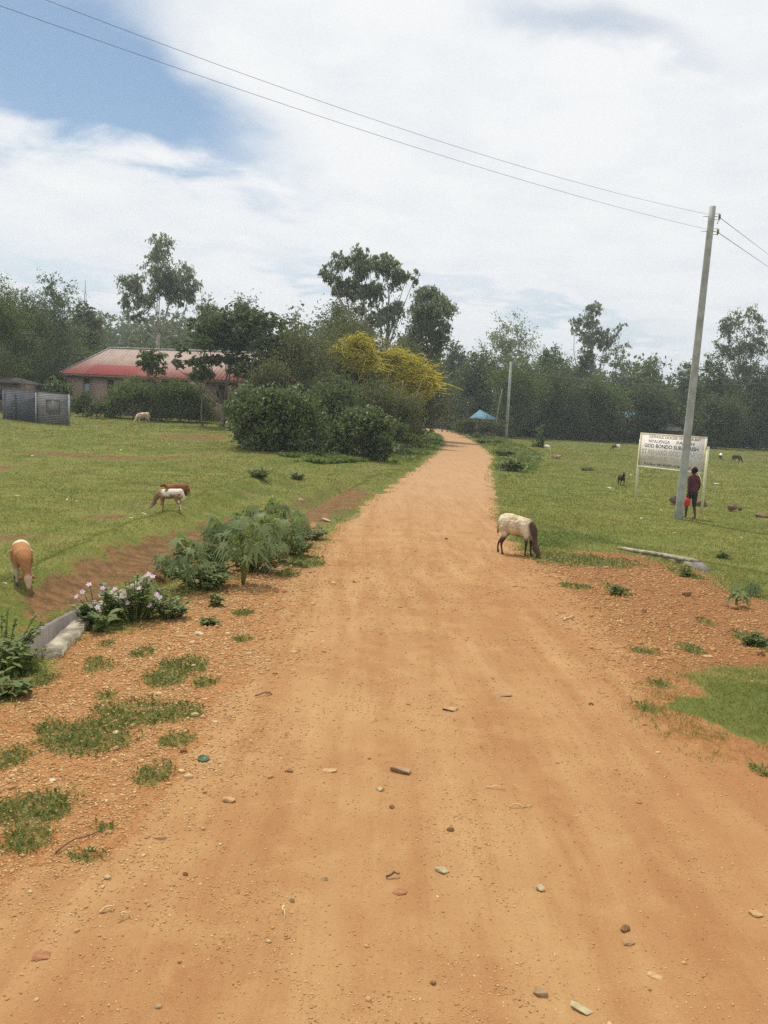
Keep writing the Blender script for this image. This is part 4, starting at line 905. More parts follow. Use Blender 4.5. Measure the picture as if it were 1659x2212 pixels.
# ------------------------------------------------------------------ animals and person
def skinned(name, chains, voxel, mat, colf, parent, smooth=3, noise_amp=0.0):
    mb = MB()
    for ch in chains:
        p = np.array([c[:3] for c in ch], float); r = np.array([c[3] for c in ch]); e = [(c[4], c[5]) if len(c) > 4 else (1, 1) for c in ch]
        m = max(3, (len(p)-1)*5+1); t = np.linspace(0, len(p)-1, m)
        def cr(v):
            v = np.asarray(v, float); i = np.clip(t.astype(int), 0, len(v)-2); f = t-i
            v0 = v[np.maximum(i-1, 0)]; v1 = v[i]; v2 = v[i+1]; v3 = v[np.minimum(i+2, len(v)-1)]
            if v.ndim == 2: f = f[:, None]
            return .5*((2*v1)+(-v0+v2)*f+(2*v0-5*v1+4*v2-v3)*f**2+(-v0+3*v1-3*v2+v3)*f**3)
        pp = cr(p); rr = np.maximum(cr(r), .003); ee = cr(np.array(e))
        mb.tube(pp, rr, 14, .5, True, ee)
        # rounded ends
        for k, s_ in ((0, -1), (-1, 1)):
            d = pp[k]-pp[k-s_]; d /= np.linalg.norm(d)+1e-9; mb.tube([pp[k]-d*rr[k]*.3, pp[k]+d*rr[k]*.35, pp[k]+d*rr[k]*.6], [rr[k]*.98, rr[k]*.75, rr[k]*.3], 12, .5, True, [ee[k]]*3)
    o = mb.build(name, mat, parent); md = o.modifiers.new('r', 'REMESH'); md.mode = 'VOXEL'; md.voxel_size = voxel
    ms = o.modifiers.new('s', 'SMOOTH'); ms.factor = .5; ms.iterations = smooth
    bpy.context.view_layer.update(); me = bpy.data.meshes.new_from_object(o.evaluated_get(bpy.context.evaluated_depsgraph_get())); o.modifiers.clear(); old = o.data; o.data = me; bpy.data.meshes.remove(old)
    me.name = name; me.materials.clear(); me.materials.append(mat)
    n = len(me.vertices); co = np.empty(n*3, np.float32); me.vertices.foreach_get('co', co); co = co.reshape(n, 3)
    if noise_amp:
        nn = np.empty(n*3, np.float32); me.vertices.foreach_get('normal', nn); nn = nn.reshape(n, 3); a = (fbm(co[:, 0]*28+co[:, 2]*9, co[:, 1]*28+co[:, 2]*24, 3, 3)-.5)*noise_amp
        w = band(co[:, 2], .36, .08)*(1-band(co[:, 0], .34, .06)); co = co+nn*(a*w)[:, None]; me.vertices.foreach_set('co', co.ravel())
    me.polygons.foreach_set('use_smooth', np.ones(len(me.polygons), bool)); me.update(); setcol(me, colf); return o
M['coat'] = pointmat('animal_coat', .95, 35, .5, .02); M['skin'] = pointmat('skin', .55, 30, .1, .003, spec=.35); M['horn'] = simple('dark_horn', (.05, .04, .035), (.1, .08, .06), 20, .6, 0)
M['eye'] = simple('dark_eye', (.01, .01, .01), (.02, .015, .01), 5, .2, 0)

def animal(name, label, cat, pos, yaw, scale, colf, pose='graze', horns=False, lop=True, stride=(0, .04, .10, -.04), tailz=0, voxel=.012, fleece=0.0, group=None, fat=.93, neckturn=0.0, steep=0.0, sx=1.0):
    r = thing(name, label, cat, pos, yaw, group); r.scale = (scale*sx, scale, scale)
    T = [(-.36, 0, .50, .085), (-.31, 0, .51, .145), (-.2, 0, .51, .165*fat), (-.02, 0, .49, .178*fat), (.14, 0, .47, .168*fat), (.27, 0, .465, .145), (.35, 0, .46, .10)]
    ny = neckturn
    if pose == 'graze':
        Nk = [(.26, 0, .49, .13), (.38, ny*.2, .43, .105), (.47, ny*.5, .31, .072), (.515, ny*.8, .21, .050)]
        Hd = [(.495, ny*.8, .225, .050), (.54, ny*.9, .155, .066), (.585, ny, .085, .046), (.615, ny, .035, .034), (.625, ny, .015, .026)]; er = (.515, ny*.8, .20); hd = (.53, ny*.85, .17)
        Nk = [(x-steep*min(1, max(0, (x-.3)/.2)), y, z, q*(1-.05*(steep > 0))) for x, y, z, q in Nk]; Hd = [(x-steep, y, z, q) for x, y, z, q in Hd]; er = (er[0]-steep, er[1], er[2]); hd = (hd[0]-steep, hd[1], hd[2])
    elif pose == 'alert':
        Nk = [(.26, 0, .50, .12), (.36, ny*.2, .60, .09), (.42, ny*.4, .70, .065), (.44, ny*.6, .76, .055)]
        Hd = [(.42, ny*.6, .78, .05), (.49, ny*.8, .765, .055), (.56, ny, .725, .042), (.60, ny, .705, .03)]; er = (.43, ny*.7, .80); hd = (.47, ny*.8, .79)
    else:  # lying
        Nk = [(.24, 0, .47, .12), (.38, ny*.3, .52, .085), (.48, ny*.5, .56, .06)]
        Hd = [(.46, ny*.6, .58, .05), (.53, ny*.8, .56, .055), (.60, ny, .52, .04), (.64, ny, .50, .028)]; er = (.47, ny*.7, .60); hd = (.5, ny*.8, .59)
    legs = []
    if pose == 'lie':
        legs = [[(.26, s_*.10, .40, .06), (.34, s_*.12, .34, .035), (.20, s_*.14, .30, .024), (.14, s_*.14, .295, .02)] for s_ in (-1, 1)]+[[(-.24, s_*.12, .42, .09), (-.08, s_*.19, .36, .055), (-.24, s_*.2, .31, .026), (-.10, s_*.2, .30, .02)] for s_ in (-1, 1)]
    else:
        for i, s_ in enumerate((-1, 1)):
            f = stride[i]; legs.append([(.25, s_*.085, .44, .075), (.265+f*.3, s_*.095, .33, .048), (.27+f*.6, s_*.095, .20, .028), (.268+f*.95, s_*.095, .07, .019), (.275+f, s_*.095, .03, .026), (.285+f, s_*.095, .008, .025)])
            b = stride[i+2]; legs.append([(-.25, s_*.085, .46, .10), (-.22+b*.3, s_*.10, .34, .068), (-.285+b*.6, s_*.10, .215, .034), (-.305+b*.85, s_*.10, .14, .022), (-.29+b, s_*.10, .06, .019), (-.275+b, s_*.10, .008, .026)])
    chains = [T, Nk, Hd]+legs
    if pose == 'lie': dz = -.27; chains = [[(c[0], c[1], c[2]+dz, c[3]) for c in ch] for ch in chains]; er = (er[0], er[1], er[2]+dz); hd = (hd[0], hd[1], hd[2]+dz)
    dzz = -.27 if pose == 'lie' else 0
    chains.append([(-.37, 0, .53+dzz, .035), (-.415, .01, .45+dzz+tailz, .03), (-.42, .02, .33+dzz+tailz, .022)] if tailz < .1 else [(-.36, 0, .54, .03), (-.42, 0, .60, .022), (-.45, 0, .64, .012)])
    body = skinned('body', chains, voxel, M['coat'], colf, r, 3, fleece)
    for s_ in (-1, 1):
        e = np.array(er); L = .155 if lop else .09; tip = e+np.array([-.03, s_*L, -.035 if lop else .03]); m_ = (e+tip)/2
        q = MB(); n_ = np.array([.9, 0, .45])
        w = np.array([.02, 0, -.04]); th = n_*.006
        pts = [e+np.array([0, s_*.03, 0]), m_+w*.9, tip, m_-w*.7]
        q.add([p+th for p in pts]+[p-th for p in pts], [(0, 1, 2, 3), (7, 6, 5, 4), (0, 4, 5, 1), (1, 5, 6, 2), (2, 6, 7, 3), (3, 7, 4, 0)]); o = q.build('ear', M['coat'], r); setcol(o.data, lambda co: colf(np.tile(e+np.array([.03, 0, .01]), (len(co), 1))))
        q = MB(); c = np.array(hd)+np.array([.012, s_*.05, -.01]); q.tube([c-[0, .006, 0], c, c+[0, .006, 0]], [.006, .011, .006], 8); q.build('eye', M['eye'], r)
        if horns:
            q = MB(); e2 = e+np.array([.01, s_*.02, .03]); q.tube([e2, e2+[-.02, s_*.03, .07], e2+[-.07, s_*.05, .11]], [.014, .011, .004], 8); q.build('horn', M['horn'], r)
    return r
def c_road(co):
    x, y, z = co.T; nz = fbm(x*9, z*9+y*5, 3, 8)-.5; dark = np.maximum(1-band(z+nz*.08, .335-.05*band(x, .1, .2), .05), band(x+nz*.06+(z-.45)*.25, .33, .04))
    d2 = blend3(co, (.58, .47, .31), [(band(nz, .08, .1)*.6, (.70, .62, .46)), (band(-nz, .1, .1)*.5, (.40, .30, .19)), (dark, (.085, .05, .04)), (band(x, .40, .06)*(1-band(z, .3, .1))*.4, (.16, .11, .09))]); return d2
def c_near(co):
    x, y, z = co.T; nz = (fbm(x*6, y*6+z*5, 3, 9)-.5); leg = 1-band(z, .30, .06); patch = band(-x+nz*.3-.15*y, .20, .05)*band(z+.6*nz+y*.5, .50, .06)
    return blend3(co, (.37, .175, .075), [(leg*(x < .45), (.50, .40, .30)), (patch, (.66, .56, .44)), ((z < .06)*(x < .45)*1.0, (.12, .08, .06)), (band(x, .56, .02), (.55, .36, .24))])
def c_pied(co):
    x, y, z = co.T; nz = (fbm(x*7, z*7, 3, 19)-.5)*.16; white = band(z+nz, .50-.35*band(-x, .12, .14)*0, .03)*(1-band(x+nz, .24, .04)); belly = band(x+nz, -.04, .04)*(1-band(x+nz, .2, .04))*band(z, .42, .03); rump = band(-x+nz, .335, .02)
    spot = sst(1.6-np.hypot((x-.10)/.055, (z-.60)/.05))
    return blend3(co, (.29, .17, .10), [(np.maximum(white, belly), (.72, .64, .54)), (rump, (.74, .68, .58)), (spot, (.10, .06, .045)), (band(x, .50, .02)*(z < .15), (.42, .30, .22))])
def c_plain(c, c2=None):
    def f(co):
        x, y, z = co.T; nz = fbm(x*7, z*7+y*6, 3, 29); return blend3(co, c, [(band(nz, .56, .06)*.9, c2 or tuple(v*.7 for v in c))])
    return f
def facing(px0, px1): return 0.0
g = G(1112, 1199)
animal('sheep', 'cream woolly sheep with dark brown legs and head grazing on the road edge', 'sheep', g+[0, 0, 0], math.radians(-30), .97, c_road, steep=.09, sx=.78, stride=(.0, .03, .05, -.15), fleece=.025, voxel=.010, fat=.96, lop=True)
g = G(48, 1256)
animal('sheep', 'brown sheep with pale back patch and pale legs grazing at the left edge', 'sheep', g, math.radians(-62), .80, c_near, stride=(.04, -.06, .05, -.05), voxel=.009, neckturn=.06, fat=.80)
g = G(368, 1102)
animal('sheep', 'pied brown and white sheep grazing in front of the lying brown one', 'sheep', g, math.radians(172), .76, c_pied, fat=.84, stride=(.0, -.08, .05, -.06))
g = G(384, 1069)
animal('sheep', 'plain reddish brown sheep lying behind the pied one', 'sheep', g, math.radians(165), .88, c_plain((.27, .11, .05), (.21, .09, .045)), pose='lie', lop=True)
g = G(1341, 1048)
animal('goat', 'small black goat standing facing the camera left of the signboard', 'goat', g, math.radians(-88), .68, c_plain((.035, .028, .025), (.06, .045, .04)), pose='alert', horns=True, lop=False)
g = G(1181, 973)
animal('goat', 'white goat grazing on the far field nearest the far pole', 'goat', g, math.radians(-60), .75, c_plain((.75, .72, .66), (.68, .64, .57)), lop=False, voxel=.018)
g = G(1201, 991)
animal('goat', 'tan and brown goat lying on the field right of the road', 'goat', g, math.radians(8), .75, c_plain((.45, .32, .22), (.2, .11, .08)), pose='lie', lop=False, voxel=.018)
g = G(1331, 973)
animal('goat', 'brown and white goat grazing on the far field left of the signboard', 'goat', g, math.radians(176), .9, lambda co: blend3(co, (.12, .08, .06), [(1-band(co[:, 0], .02, .08), (.78, .75, .7))]), lop=False, voxel=.018)
g = G(1556, 992)
animal('goat', 'small white and dark goat on the far field right of the signboard', 'goat', g, math.radians(-110), .8, lambda co: blend3(co, (.10, .08, .06), [(band(co[:, 2], .45, .05), (.75, .72, .66))]), lop=False, voxel=.018)
g = G(1590, 999)
animal('goat', 'dark brown goat grazing on the far field at the right', 'goat', g, math.radians(10), .95, c_plain((.13, .085, .055), (.09, .055, .04)), lop=False, voxel=.018)
g = G(310, 913)
animal('sheep', 'pale sheep grazing near the bushes before the brick building', 'sheep', g, math.radians(-140), 1.15, c_plain((.55, .36, .24), (.78, .72, .62)), voxel=.018)

def person():
    b = G(1493, 1121); b = b+np.array([0, .12, 0]); b[2] = float(H(b[0], b[1])); k = 1.53/1.66
    r = thing('person', 'person in maroon sleeveless top and dark shorts walking past the pole with a red bag', 'person', b, math.radians(112)); r.scale = (k, k, k)
    # local: +x forward, y left, z up; stride with left leg ahead
    sk = (.075, .042, .03)
    legR = [(-.02, -.085, .86, .088), (-.03, -.09, .66, .072), (-.045, -.09, .47, .052), (-.06, -.09, .38, .050), (-.10, -.09, .22, .042), (-.135, -.09, .09, .028), (-.14, -.09, .055, .03), (-.06, -.09, .03, .030), (.03, -.095, .018, .022)]
    legL = [(-.02, .085, .86, .088), (.05, .09, .67, .072), (.11, .09, .49, .052), (.10, .09, .40, .048), (.10, .09, .24, .043), (.09, .09, .09, .028), (.09, .09, .05, .03), (.17, .095, .03, .030), (.25, .10, .018, .022)]
    torso = [(0, 0, .80, .13, 1.05, .85), (0, 0, .92, .155, 1.05, .78), (.0, 0, 1.04, .135, 1.05, .74), (.0, 0, 1.18, .15, 1.1, .72), (.0, 0, 1.30, .165, 1.12, .66), (.0, 0, 1.37, .12, 1.2, .62), (.005, 0, 1.42, .06)]
    neck = [(.005, 0, 1.38, .058), (.015, 0, 1.46, .052), (.025, 0, 1.52, .055)]
    head = [(.02, 0, 1.475, .05, .8, .9), (.03, 0, 1.52, .075, .9, 1.0), (.02, 0, 1.575, .095, .86, 1.0), (.01, 0, 1.62, .088, .86, 1.0), (.005, 0, 1.66, .045)]
    # upper-body chains run bottom to top: ellipse (side, depth)
    armR = [(0, -.19, 1.345, .052), (-.03, -.225, 1.20, .043), (-.04, -.235, 1.08, .038), (.0, -.235, .96, .033), (.05, -.225, .85, .024)]
    armL = [(0, .19, 1.345, .052), (-.03, .22, 1.20, .043), (-.05, .225, 1.08, .038), (-.05, .22, .96, .033), (-.04, .21, .85, .024)]
    def hand(p, s_, curl):
        p = np.array(p); ch = [[(*p, .024), (*(p+[.004, 0, -.04]), .033, .55, 1), (*(p+[.008, 0, -.085]), .034, .5, 1)]]
        for i, (dx, ln) in enumerate(((-.028, .058), (-.010, .072), (.010, .076), (.028, .068))):
            a = p+np.array([dx+.008, 0, -.085]); m1 = a+np.array([.004, -s_*curl*.3, -ln*.5]); m2 = m1+np.array([.004, -s_*curl*.9, -ln*.35]); m3 = m2+np.array([0, -s_*curl, -ln*.1]); ch.append([(*a, .010), (*m1, .009), (*m2, .008), (*m3, .007)])
        t0 = p+np.array([.028, 0, -.035]); ch.append([(*t0, .012), (*(t0+[.022, -s_*.01, -.03]), .010), (*(t0+[.022, -s_*.02, -.055]), .009)]); return ch
    face = [[(.10, 0, 1.545, .013), (.125, 0, 1.525, .016), (.115, 0, 1.515, .012)], [(.10, -.02, 1.492, .010), (.108, 0, 1.494, .012), (.10, .02, 1.492, .010)], [(.01, .082, 1.555, .018, .4, 1), (.0, .09, 1.535, .014, .4, 1)], [(.01, -.082, 1.555, .018, .4, 1), (.0, -.09, 1.535, .014, .4, 1)]]
    col = lambda co: blend3(co, sk, [((co[:, 2] < .035)*1.0, (.10, .07, .05))])
    skinned('body', [torso, neck, head, legR, legL, armR, armL]+face+hand(armR[-1][:3], -1, .012)+hand(armL[-1][:3], 1, .03), .0085, M['skin'], col, r, 2)
    cloth = pointmat('worn_cloth', .95, 25, .3, .01)
    gro = lambda ch, d: [(c[0], c[1], c[2], c[3]+d)+tuple(c[4:]) for c in ch]
    top = gro([(0, 0, .90, .162, 1.08, .82), (0, 0, 1.0, .152, 1.08, .82)]+torso[3:6], .016)+[(.0, 0, 1.405, .10, 1.1, .8)]
    skinned('top', [top, gro([(0, -.10, 1.375, .045), (0, -.185, 1.35, .05)], .012), gro([(0, .10, 1.375, .045), (0, .185, 1.35, .05)], .012)], .010, cloth, lambda co: blend3(co, (.125, .035, .045), [(band(fbm(co[:, 1]*9, co[:, 2]*9, 2, 4), .55, .1)*.5, (.08, .025, .035)), ((1-band(co[:, 2], .905, .01))*.5, (.25, .2, .2))]), r, 2)
    sh = [[(0, 0, .80, .13, 1.05, .85), (0, 0, .90, .155, 1.05, .8), (0, 0, .96, .15, 1.05, .8)], legR[:3]+[(-.05, -.09, .42, .058)], legL[:3]+[(.105, .09, .45, .058)]]
    skinned('shorts', [gro(c, .014) for c in sh], .010, cloth, lambda co: np.tile(np.array([.035, .036, .045]), (len(co), 1)), r, 2)
    skinned('hair', [[(.0, 0, 1.54, .088, .95, 1.0), (-.005, 0, 1.60, .104, .9, 1.02), (.0, 0, 1.655, .07, .9, 1.0)]], .008, cloth, lambda co: np.tile(np.array([.012, .010, .010]), (len(co), 1)), r, 2).location = (-.014, 0, .006)
    for s_ in (-1, 1):
        q = MB(); q.tube([(.098, s_*.034, 1.553), (.104, s_*.034, 1.553), (.108, s_*.034, 1.553)], [.012, .009, .003], 8); q.build('eye', M['eye'], r)
        x = -.06 if s_ < 0 else .17; q = MB(); q.prism([(x-.11, s_*.09-.045), (x+.10, s_*.09-.05), (x+.13, s_*.09), (x+.10, s_*.09+.05), (x-.11, s_*.09+.045)], .001, .014); q.build('sandal', M['concw'], r)
    # red bag held in the other hand
    a = math.radians(112); hl = np.array([-.03, .20, .745])*k; pw = b+np.array([math.cos(a)*hl[0]-math.sin(a)*hl[1], math.sin(a)*hl[0]+math.cos(a)*hl[1], hl[2]])
    red = simple('red_plastic', (.55, .03, .035), (.66, .05, .05), 9, .45, .2, .01)
    # put it on the side the photo shows: left of the person, just right of the pole
    t = thing('bag', 'small red bag hanging from the walking person\'s hand beside the pole', 'bag', pw-np.array([0, 0, .31])); q = MB()
    sec = [(0, .075), (.03, .10), (.12, .105), (.2, .085), (.25, .05)]
    V = [(math.cos(th)*rr*(1.0), math.sin(th)*rr*.5, z) for z, rr in sec for th in np.linspace(0, 2*PI, 14, endpoint=False)]; Fs = [(i*14+j, i*14+(j+1) % 14, (i+1)*14+(j+1) % 14, (i+1)*14+j) for i in range(4) for j in range(14)]+[tuple(range(13, -1, -1)), tuple(56+j for j in range(14))]
    q.add(V, Fs); q.build('pouch', red, t, smooth=True); q = MB(); th = np.linspace(0, PI, 10); q.tube(np.stack([np.cos(th)*.04, th*0, .245+np.sin(th)*.075], 1), .007, 6); q.build('handle', red, t)
person()

# ------------------------------------------------------------------ stones, sticks, litter
def hull_mesh(name, pts, mat):
    import bmesh
    bm = bmesh.new(); [bm.verts.new(p) for p in pts]; bmesh.ops.convex_hull(bm, input=bm.verts); loose = [v for v in bm.verts if not v.link_faces]; bmesh.ops.delete(bm, geom=loose, context='VERTS')
    bmesh.ops.bevel(bm, geom=bm.edges[:], offset=float(np.ptp(np.array(pts), 0).min())*.07, segments=1, affect='EDGES', clamp_overlap=True)
    me = bpy.data.meshes.new(name); bm.to_mesh(me); bm.free(); me.materials.append(mat); return me
def stonemat(name, c):
    return simple(name, tuple(v*.8 for v in c), tuple(min(1, v*1.18) for v in c), 35, .9, .5, .004)
SM = {'boulder': stonemat('earthy_boulder', (.20, .125, .075)), 'tan': stonemat('tan_stone', (.42, .27, .13)), 'pale': stonemat('pale_stone', (.44, .34, .20)), 'grey': stonemat('grey_mauve_stone', (.31, .205, .12)), 'green': stonemat('greenish_grey_stone', (.37, .32, .19)),
      'brown': stonemat('brown_stone', (.25, .135, .07)), 'red': stonemat('red_stone', (.31, .145, .07)), 'white': stonemat('white_stone', (.52, .43, .28)), 'mauve': stonemat('mauve_stone', (.34, .20, .105)), 'dark': stonemat('dark_stone', (.10, .08, .07))}
def stone(label, px, py, wpx, col, flat=.35, asp=.7, name='stone', sink=.3, seed=None):
    p = G(px, py); d = p[1]; w = wpx*np.hypot(d, 0)*1.03/F; n = 16; u = rng.normal(size=(n, 3)); u /= np.linalg.norm(u, axis=1)[:, None]
    pts = u*np.array([w/2, w/2*asp, w/2*flat])*(.82+.3*rng.random((n, 1))); a = (rng.random()-.5)*.8; pts[:, :2] = pts[:, :2] @ rot2(a).T
    zt = pts[:, 2].max(); o = link(name, hull_mesh(name, pts, SM[col]), None, (p[0], p[1], p[2]+zt*(1-2*sink))); o.rotation_euler = ((rng.random()-.5)*.15, (rng.random()-.5)*.15, 0)
    return tag(o, label, 'stone')
for s_ in [
    ('flat tan stone half sunk in the road, farthest of the flat ones on the track', 974, 1534, 38, 'tan', .3), ('wide mauve grey flat stone with a dark chipped edge mid road', 866, 1668, 62, 'grey', .3),
    ('small pale stone just below the wide mauve grey stone', 822, 1707, 20, 'pale', .6), ('dark brown knob of stone on the road below the mauve grey stone', 847, 1745, 17, 'brown', .7),
    ('greenish grey flat stone in the lower middle of the road', 956, 1882, 36, 'green', .35), ('dark brown broken clod right of the road middle', 974, 1794, 22, 'brown', .6),
    ('low reddish stone left of and below the greenish grey stone', 864, 1927, 42, 'red', .25), ('flat pale tan stone left of the mauve grey stone', 712, 1665, 38, 'tan', .2),
    ('small round pale stone on the lower left of the road', 702, 1901, 20, 'pale', .6), ('wide low brown stone on the upper right of the track', 1084, 1501, 44, 'mauve', .2),
    ('angular grey stone near the bottom of the photo', 1167, 2147, 40, 'grey', .8), ('largest pale slab at the bottom edge of the photo', 1251, 2180, 62, 'green', .22),
    ('square brown stone in the lower right of the road', 1351, 2010, 26, 'brown', .8), ('flat mauve stone right under the square brown stone', 1358, 2038, 34, 'mauve', .3),
    ('bright whitish stone right of the greenish grey stone', 1167, 1922, 24, 'white', .7), ('flat pale stone in the bottom right part of the road', 1415, 2107, 42, 'tan', .15),
    ('flat tan stone at the lower right edge of the photo', 1630, 1975, 42, 'tan', .25), ('small brown stone near the bottom middle', 935, 2125, 18, 'brown', .7),
    ('round pale stone at the bottom left of the photo', 341, 2175, 20, 'pale', .75), ('reddish slab sunk in the lower left corner of the road', 86, 2065, 54, 'red', .2),
    ('small dark round stone below the left gravel shoulder', 400, 1890, 14, 'brown', .8), ('pale angular stone at the lower rim of the left gravel', 232, 1897, 20, 'pale', .6),
    ('round brown stone with twigs in the lower left road', 632, 1947, 18, 'grey', .8), ('reddish block by the green lid on the left gravel', 398, 1624, 24, 'red', .7),
    ('rounded tan stone at the road edge on the left', 494, 1730, 34, 'tan', .6), ('brown stone partly buried left of the road middle', 625, 1666, 24, 'brown', .4),
    ('pinkish slab on the lower left gravel', 346, 1812, 34, 'mauve', .35), ('pale curved stone between weeds in the lower left gravel', 196, 1836, 34, 'pale', .3),
    ('pale flat stone between the two big weed patches at left', 114, 1686, 24, 'white', .35), ('rectangular pale block on the gravel right of the flowers', 426, 1371, 28, 'white', .45),
    ('flat tan stone next to the rectangular pale block', 392, 1375, 30, 'tan', .25), ('brown clod on the right gravel shoulder below the culvert wall', 1483, 1288, 22, 'brown', .9),
    ('low purplish clod on the right gravel near the grass edge', 1580, 1316, 34, 'brown', .5), ('dark brown clod at the right photo edge above the grass patch', 1644, 1416, 20, 'brown', .9),
    ('pale flat stone just above the right grass patch', 1531, 1420, 30, 'tan', .3), ('small brown clod in the middle of the right gravel', 1391, 1324, 18, 'brown', .8),
    ('brown oblong stone on the right side of the road', 1275, 1522, 18, 'brown', .5), ('stone lying by the muzzle of the road sheep', 1166, 1216, 16, 'brown', .5),
    ('tan stone on the upper part of the right gravel', 1352, 1275, 20, 'mauve', .6), ('large pale stone at the left road edge past the lobed plants', 703, 1127, 26, 'pale', .5),
    ('white stone on the left grass near the road', 650, 1082, 13, 'white', .7), ('small stone alone in the middle of the road', 765, 1258, 9, 'brown', .8),
    ('little stone on the road halfway to the sheep', 964, 1165, 9, 'brown', .8)]:
    stone(*s_)
for lab, px, py, w, c, fl, asp in [('reddish tan boulder in the grass between the signboard posts', 1516, 1094, 34, 'boulder', .6, .8), ('round brown boulder in the grass right of the signboard', 1582, 1104, 24, 'boulder', .8, .8), ('small dark boulder touching the round brown boulder', 1598, 1103, 10, 'dark', 1.0, .8),
                                   ('low wide brown boulder at the right edge of the field', 1645, 1117, 36, 'boulder', .35, .7), ('dark rounded boulder half hidden behind the near pole', 1456, 1090, 24, 'dark', 1.0, .9)]:
    o = stone(lab, px, py, w, c, fl, asp, 'boulder', .15); o['category'] = 'boulder'
M['straw'] = simple('dry_straw', (.50, .36, .18), (.66, .50, .28), 30, .8, 0); M['twig'] = simple('dark_twig', (.09, .06, .04), (.15, .10, .07), 30)
for lab, x0, y0, x1, y1, m_, r_ in [('pale straw stalk lying below the left gravel', 212, 1972, 246, 1966, 'straw', .004), ('thin pale stalk just right of the other stalk at lower left', 256, 1991, 282, 1982, 'straw', .003),
    ('long pale straw on the right half of the road', 1100, 1746, 1146, 1744, 'straw', .003), ('pale straw above the long one on the road', 1046, 1703, 1088, 1705, 'straw', .003), ('bent dark twig near the greenish grey stone', 836, 1897, 862, 1894, 'twig', .004),
    ('pale stick on the right side of the track', 1218, 1342, 1240, 1332, 'straw', .008), ('upright lying straw in the lower left of the road', 610, 1958, 613, 1990, 'straw', .003), ('dark twig lying across the lower left weeds', 120, 1845, 230, 1790, 'twig', .0032), ('thin stick by the shoulder left of the road', 800//2+150, 1506, 590, 1500, 'twig', .004)]:
    a, b = G(x0, y0), G(x1, y1); a[2] += .006; b[2] += .006; q = MB(); t = np.linspace(0, 1, 6)[:, None]; q.tube((b-a)*t+np.array([0, 0, .01])*np.sin(t*PI)+rng.normal(size=(6, 3))*.004, np.linspace(r_, r_*.6, 6), 6)
    tag(q.build('stick', M[m_], loc=a), lab, 'stick')
def disc():
    p = G(439, 1642); r = .037*1.0; q = MB(); w = 13*p[1]/F; n = 24; V = []; prof = [(w*.96, -.004), (w, .004), (w*.98, .011), (w*.9, .014), (w*.82, .010), (0.001, .010)]
    V = [(rr*math.cos(t), rr*math.sin(t), z) for rr, z in prof for t in np.linspace(0, 2*PI, n, endpoint=False)]; q.add(V, [(i*n+j, i*n+(j+1) % n, (i+1)*n+(j+1) % n, (i+1)*n+j) for i in range(5) for j in range(n)]+[tuple(range(n-1, -1, -1))])
    o = q.build('plastic_lid', simple('green_plastic', (.045, .085, .05), (.07, .12, .07), 10, .5, .1, .002), loc=p, smooth=True); o.rotation_euler = (.12, .1, 0); tag(o, 'round dark green plastic lid on the left gravel', 'lid')
disc()
M['litter'] = simple('white_litter', (.66, .65, .60), (.80, .79, .75), 10, .7, .2)
for k, (px, py, w) in enumerate([(145, 1080, 10), (163, 1084, 8), (312, 1111, 12), (261, 972, 5), (363, 960, 6), (331, 967, 5), (209, 923, 4), (121, 945, 4), (39, 1071, 10), (283, 1118, 9), (1363, 1028, 11), (1317, 1055, 12), (1545, 1046, 10), (1427, 1102, 9), (1457, 1151, 8), (1313, 988, 6), (12, 1260, 8), (1603, 1162, 9), (70, 985, 5), (590, 1072, 7), (1385, 1120, 8)]):
    p = G(px, py); d = p[1]; w = w*d/F; n = 9; u = rng.normal(size=(n, 3))*[.4, .25, .13]*w; q = link('paper_scrap', hull_mesh('paper_scrap', u, M['litter']), None, p+[0, 0, .05*w]); tag(q, 'small white scrap of litter lying on the grass', 'litter', 'white litter scattered on the field')

# ------------------------------------------------------------------ leafy plants
def leafV(base, d, up, L, W, fold=.25, droop=.3):
    """oval leaf: six points, folded along the midrib and drooping"""
    d = d/np.linalg.norm(d); s_ = np.cross(d, up); s_ /= np.linalg.norm(s_)+1e-9; u = np.cross(s_, d)
    def pt(t, w): return base+d*L*t+s_*W*w+u*(abs(w)*W*fold)-np.array([0, 0, droop*L*t*t])
    return [pt(0, 0), pt(.3, .42), pt(.65, .45), pt(1, 0), pt(.65, -.45), pt(.3, -.42), pt(.5, 0)], [(0, 1, 6), (1, 2, 6), (2, 3, 6), (3, 4, 6), (4, 5, 6), (5, 0, 6)]
def herb(name, label, pos, hgt, rad, nst, L, W, mat, per=12, cat='plant', group=None, rosette=.3, droop=.35, seedcol=.5):
    r = thing(name, label, cat, pos, group=group); lv = MB(); st = MB()
    for i in range(nst):
        a = rng.random()*2*PI; rr = rad*rng.random()**.6; h = hgt*(.55+.5*rng.random())*(1-.35*(rr/rad)); tip = np.array([math.cos(a)*rr, math.sin(a)*rr, h]); b0 = tip*np.array([.35, .35, 0]); b0[2] = -.02
        t = np.linspace(0, 1, 5)[:, None]; sp = b0+(tip-b0)*t+np.sin(t*PI)*np.array([0, 0, .06*h]); st.tube(sp, np.linspace(.006, .003, 5)*(1+hgt), 5, .5, cap=False); cb = rng.random()
        for j in range(per):
            tt = 1-(1-rosette)*rng.random()**1.5 if rng.random() < .8 else rng.random(); c = b0+(tip-b0)*tt; th = rng.random()*2*PI; d = np.array([math.cos(th), math.sin(th), .15+.7*rng.random()*tt])
            V, Fs = leafV(c, d, np.array([0, 0, 1.0]), L*(.55+.7*rng.random()), W*(.6+.6*rng.random()), .25, droop*(.5+rng.random())); lv.add(V, Fs, np.clip(.25*rng.random()+.4*cb+.25*rng.random(), 0, 1))
    st.build('stem', M['stem'], r); lv.build('foliage', M[mat], r); return r
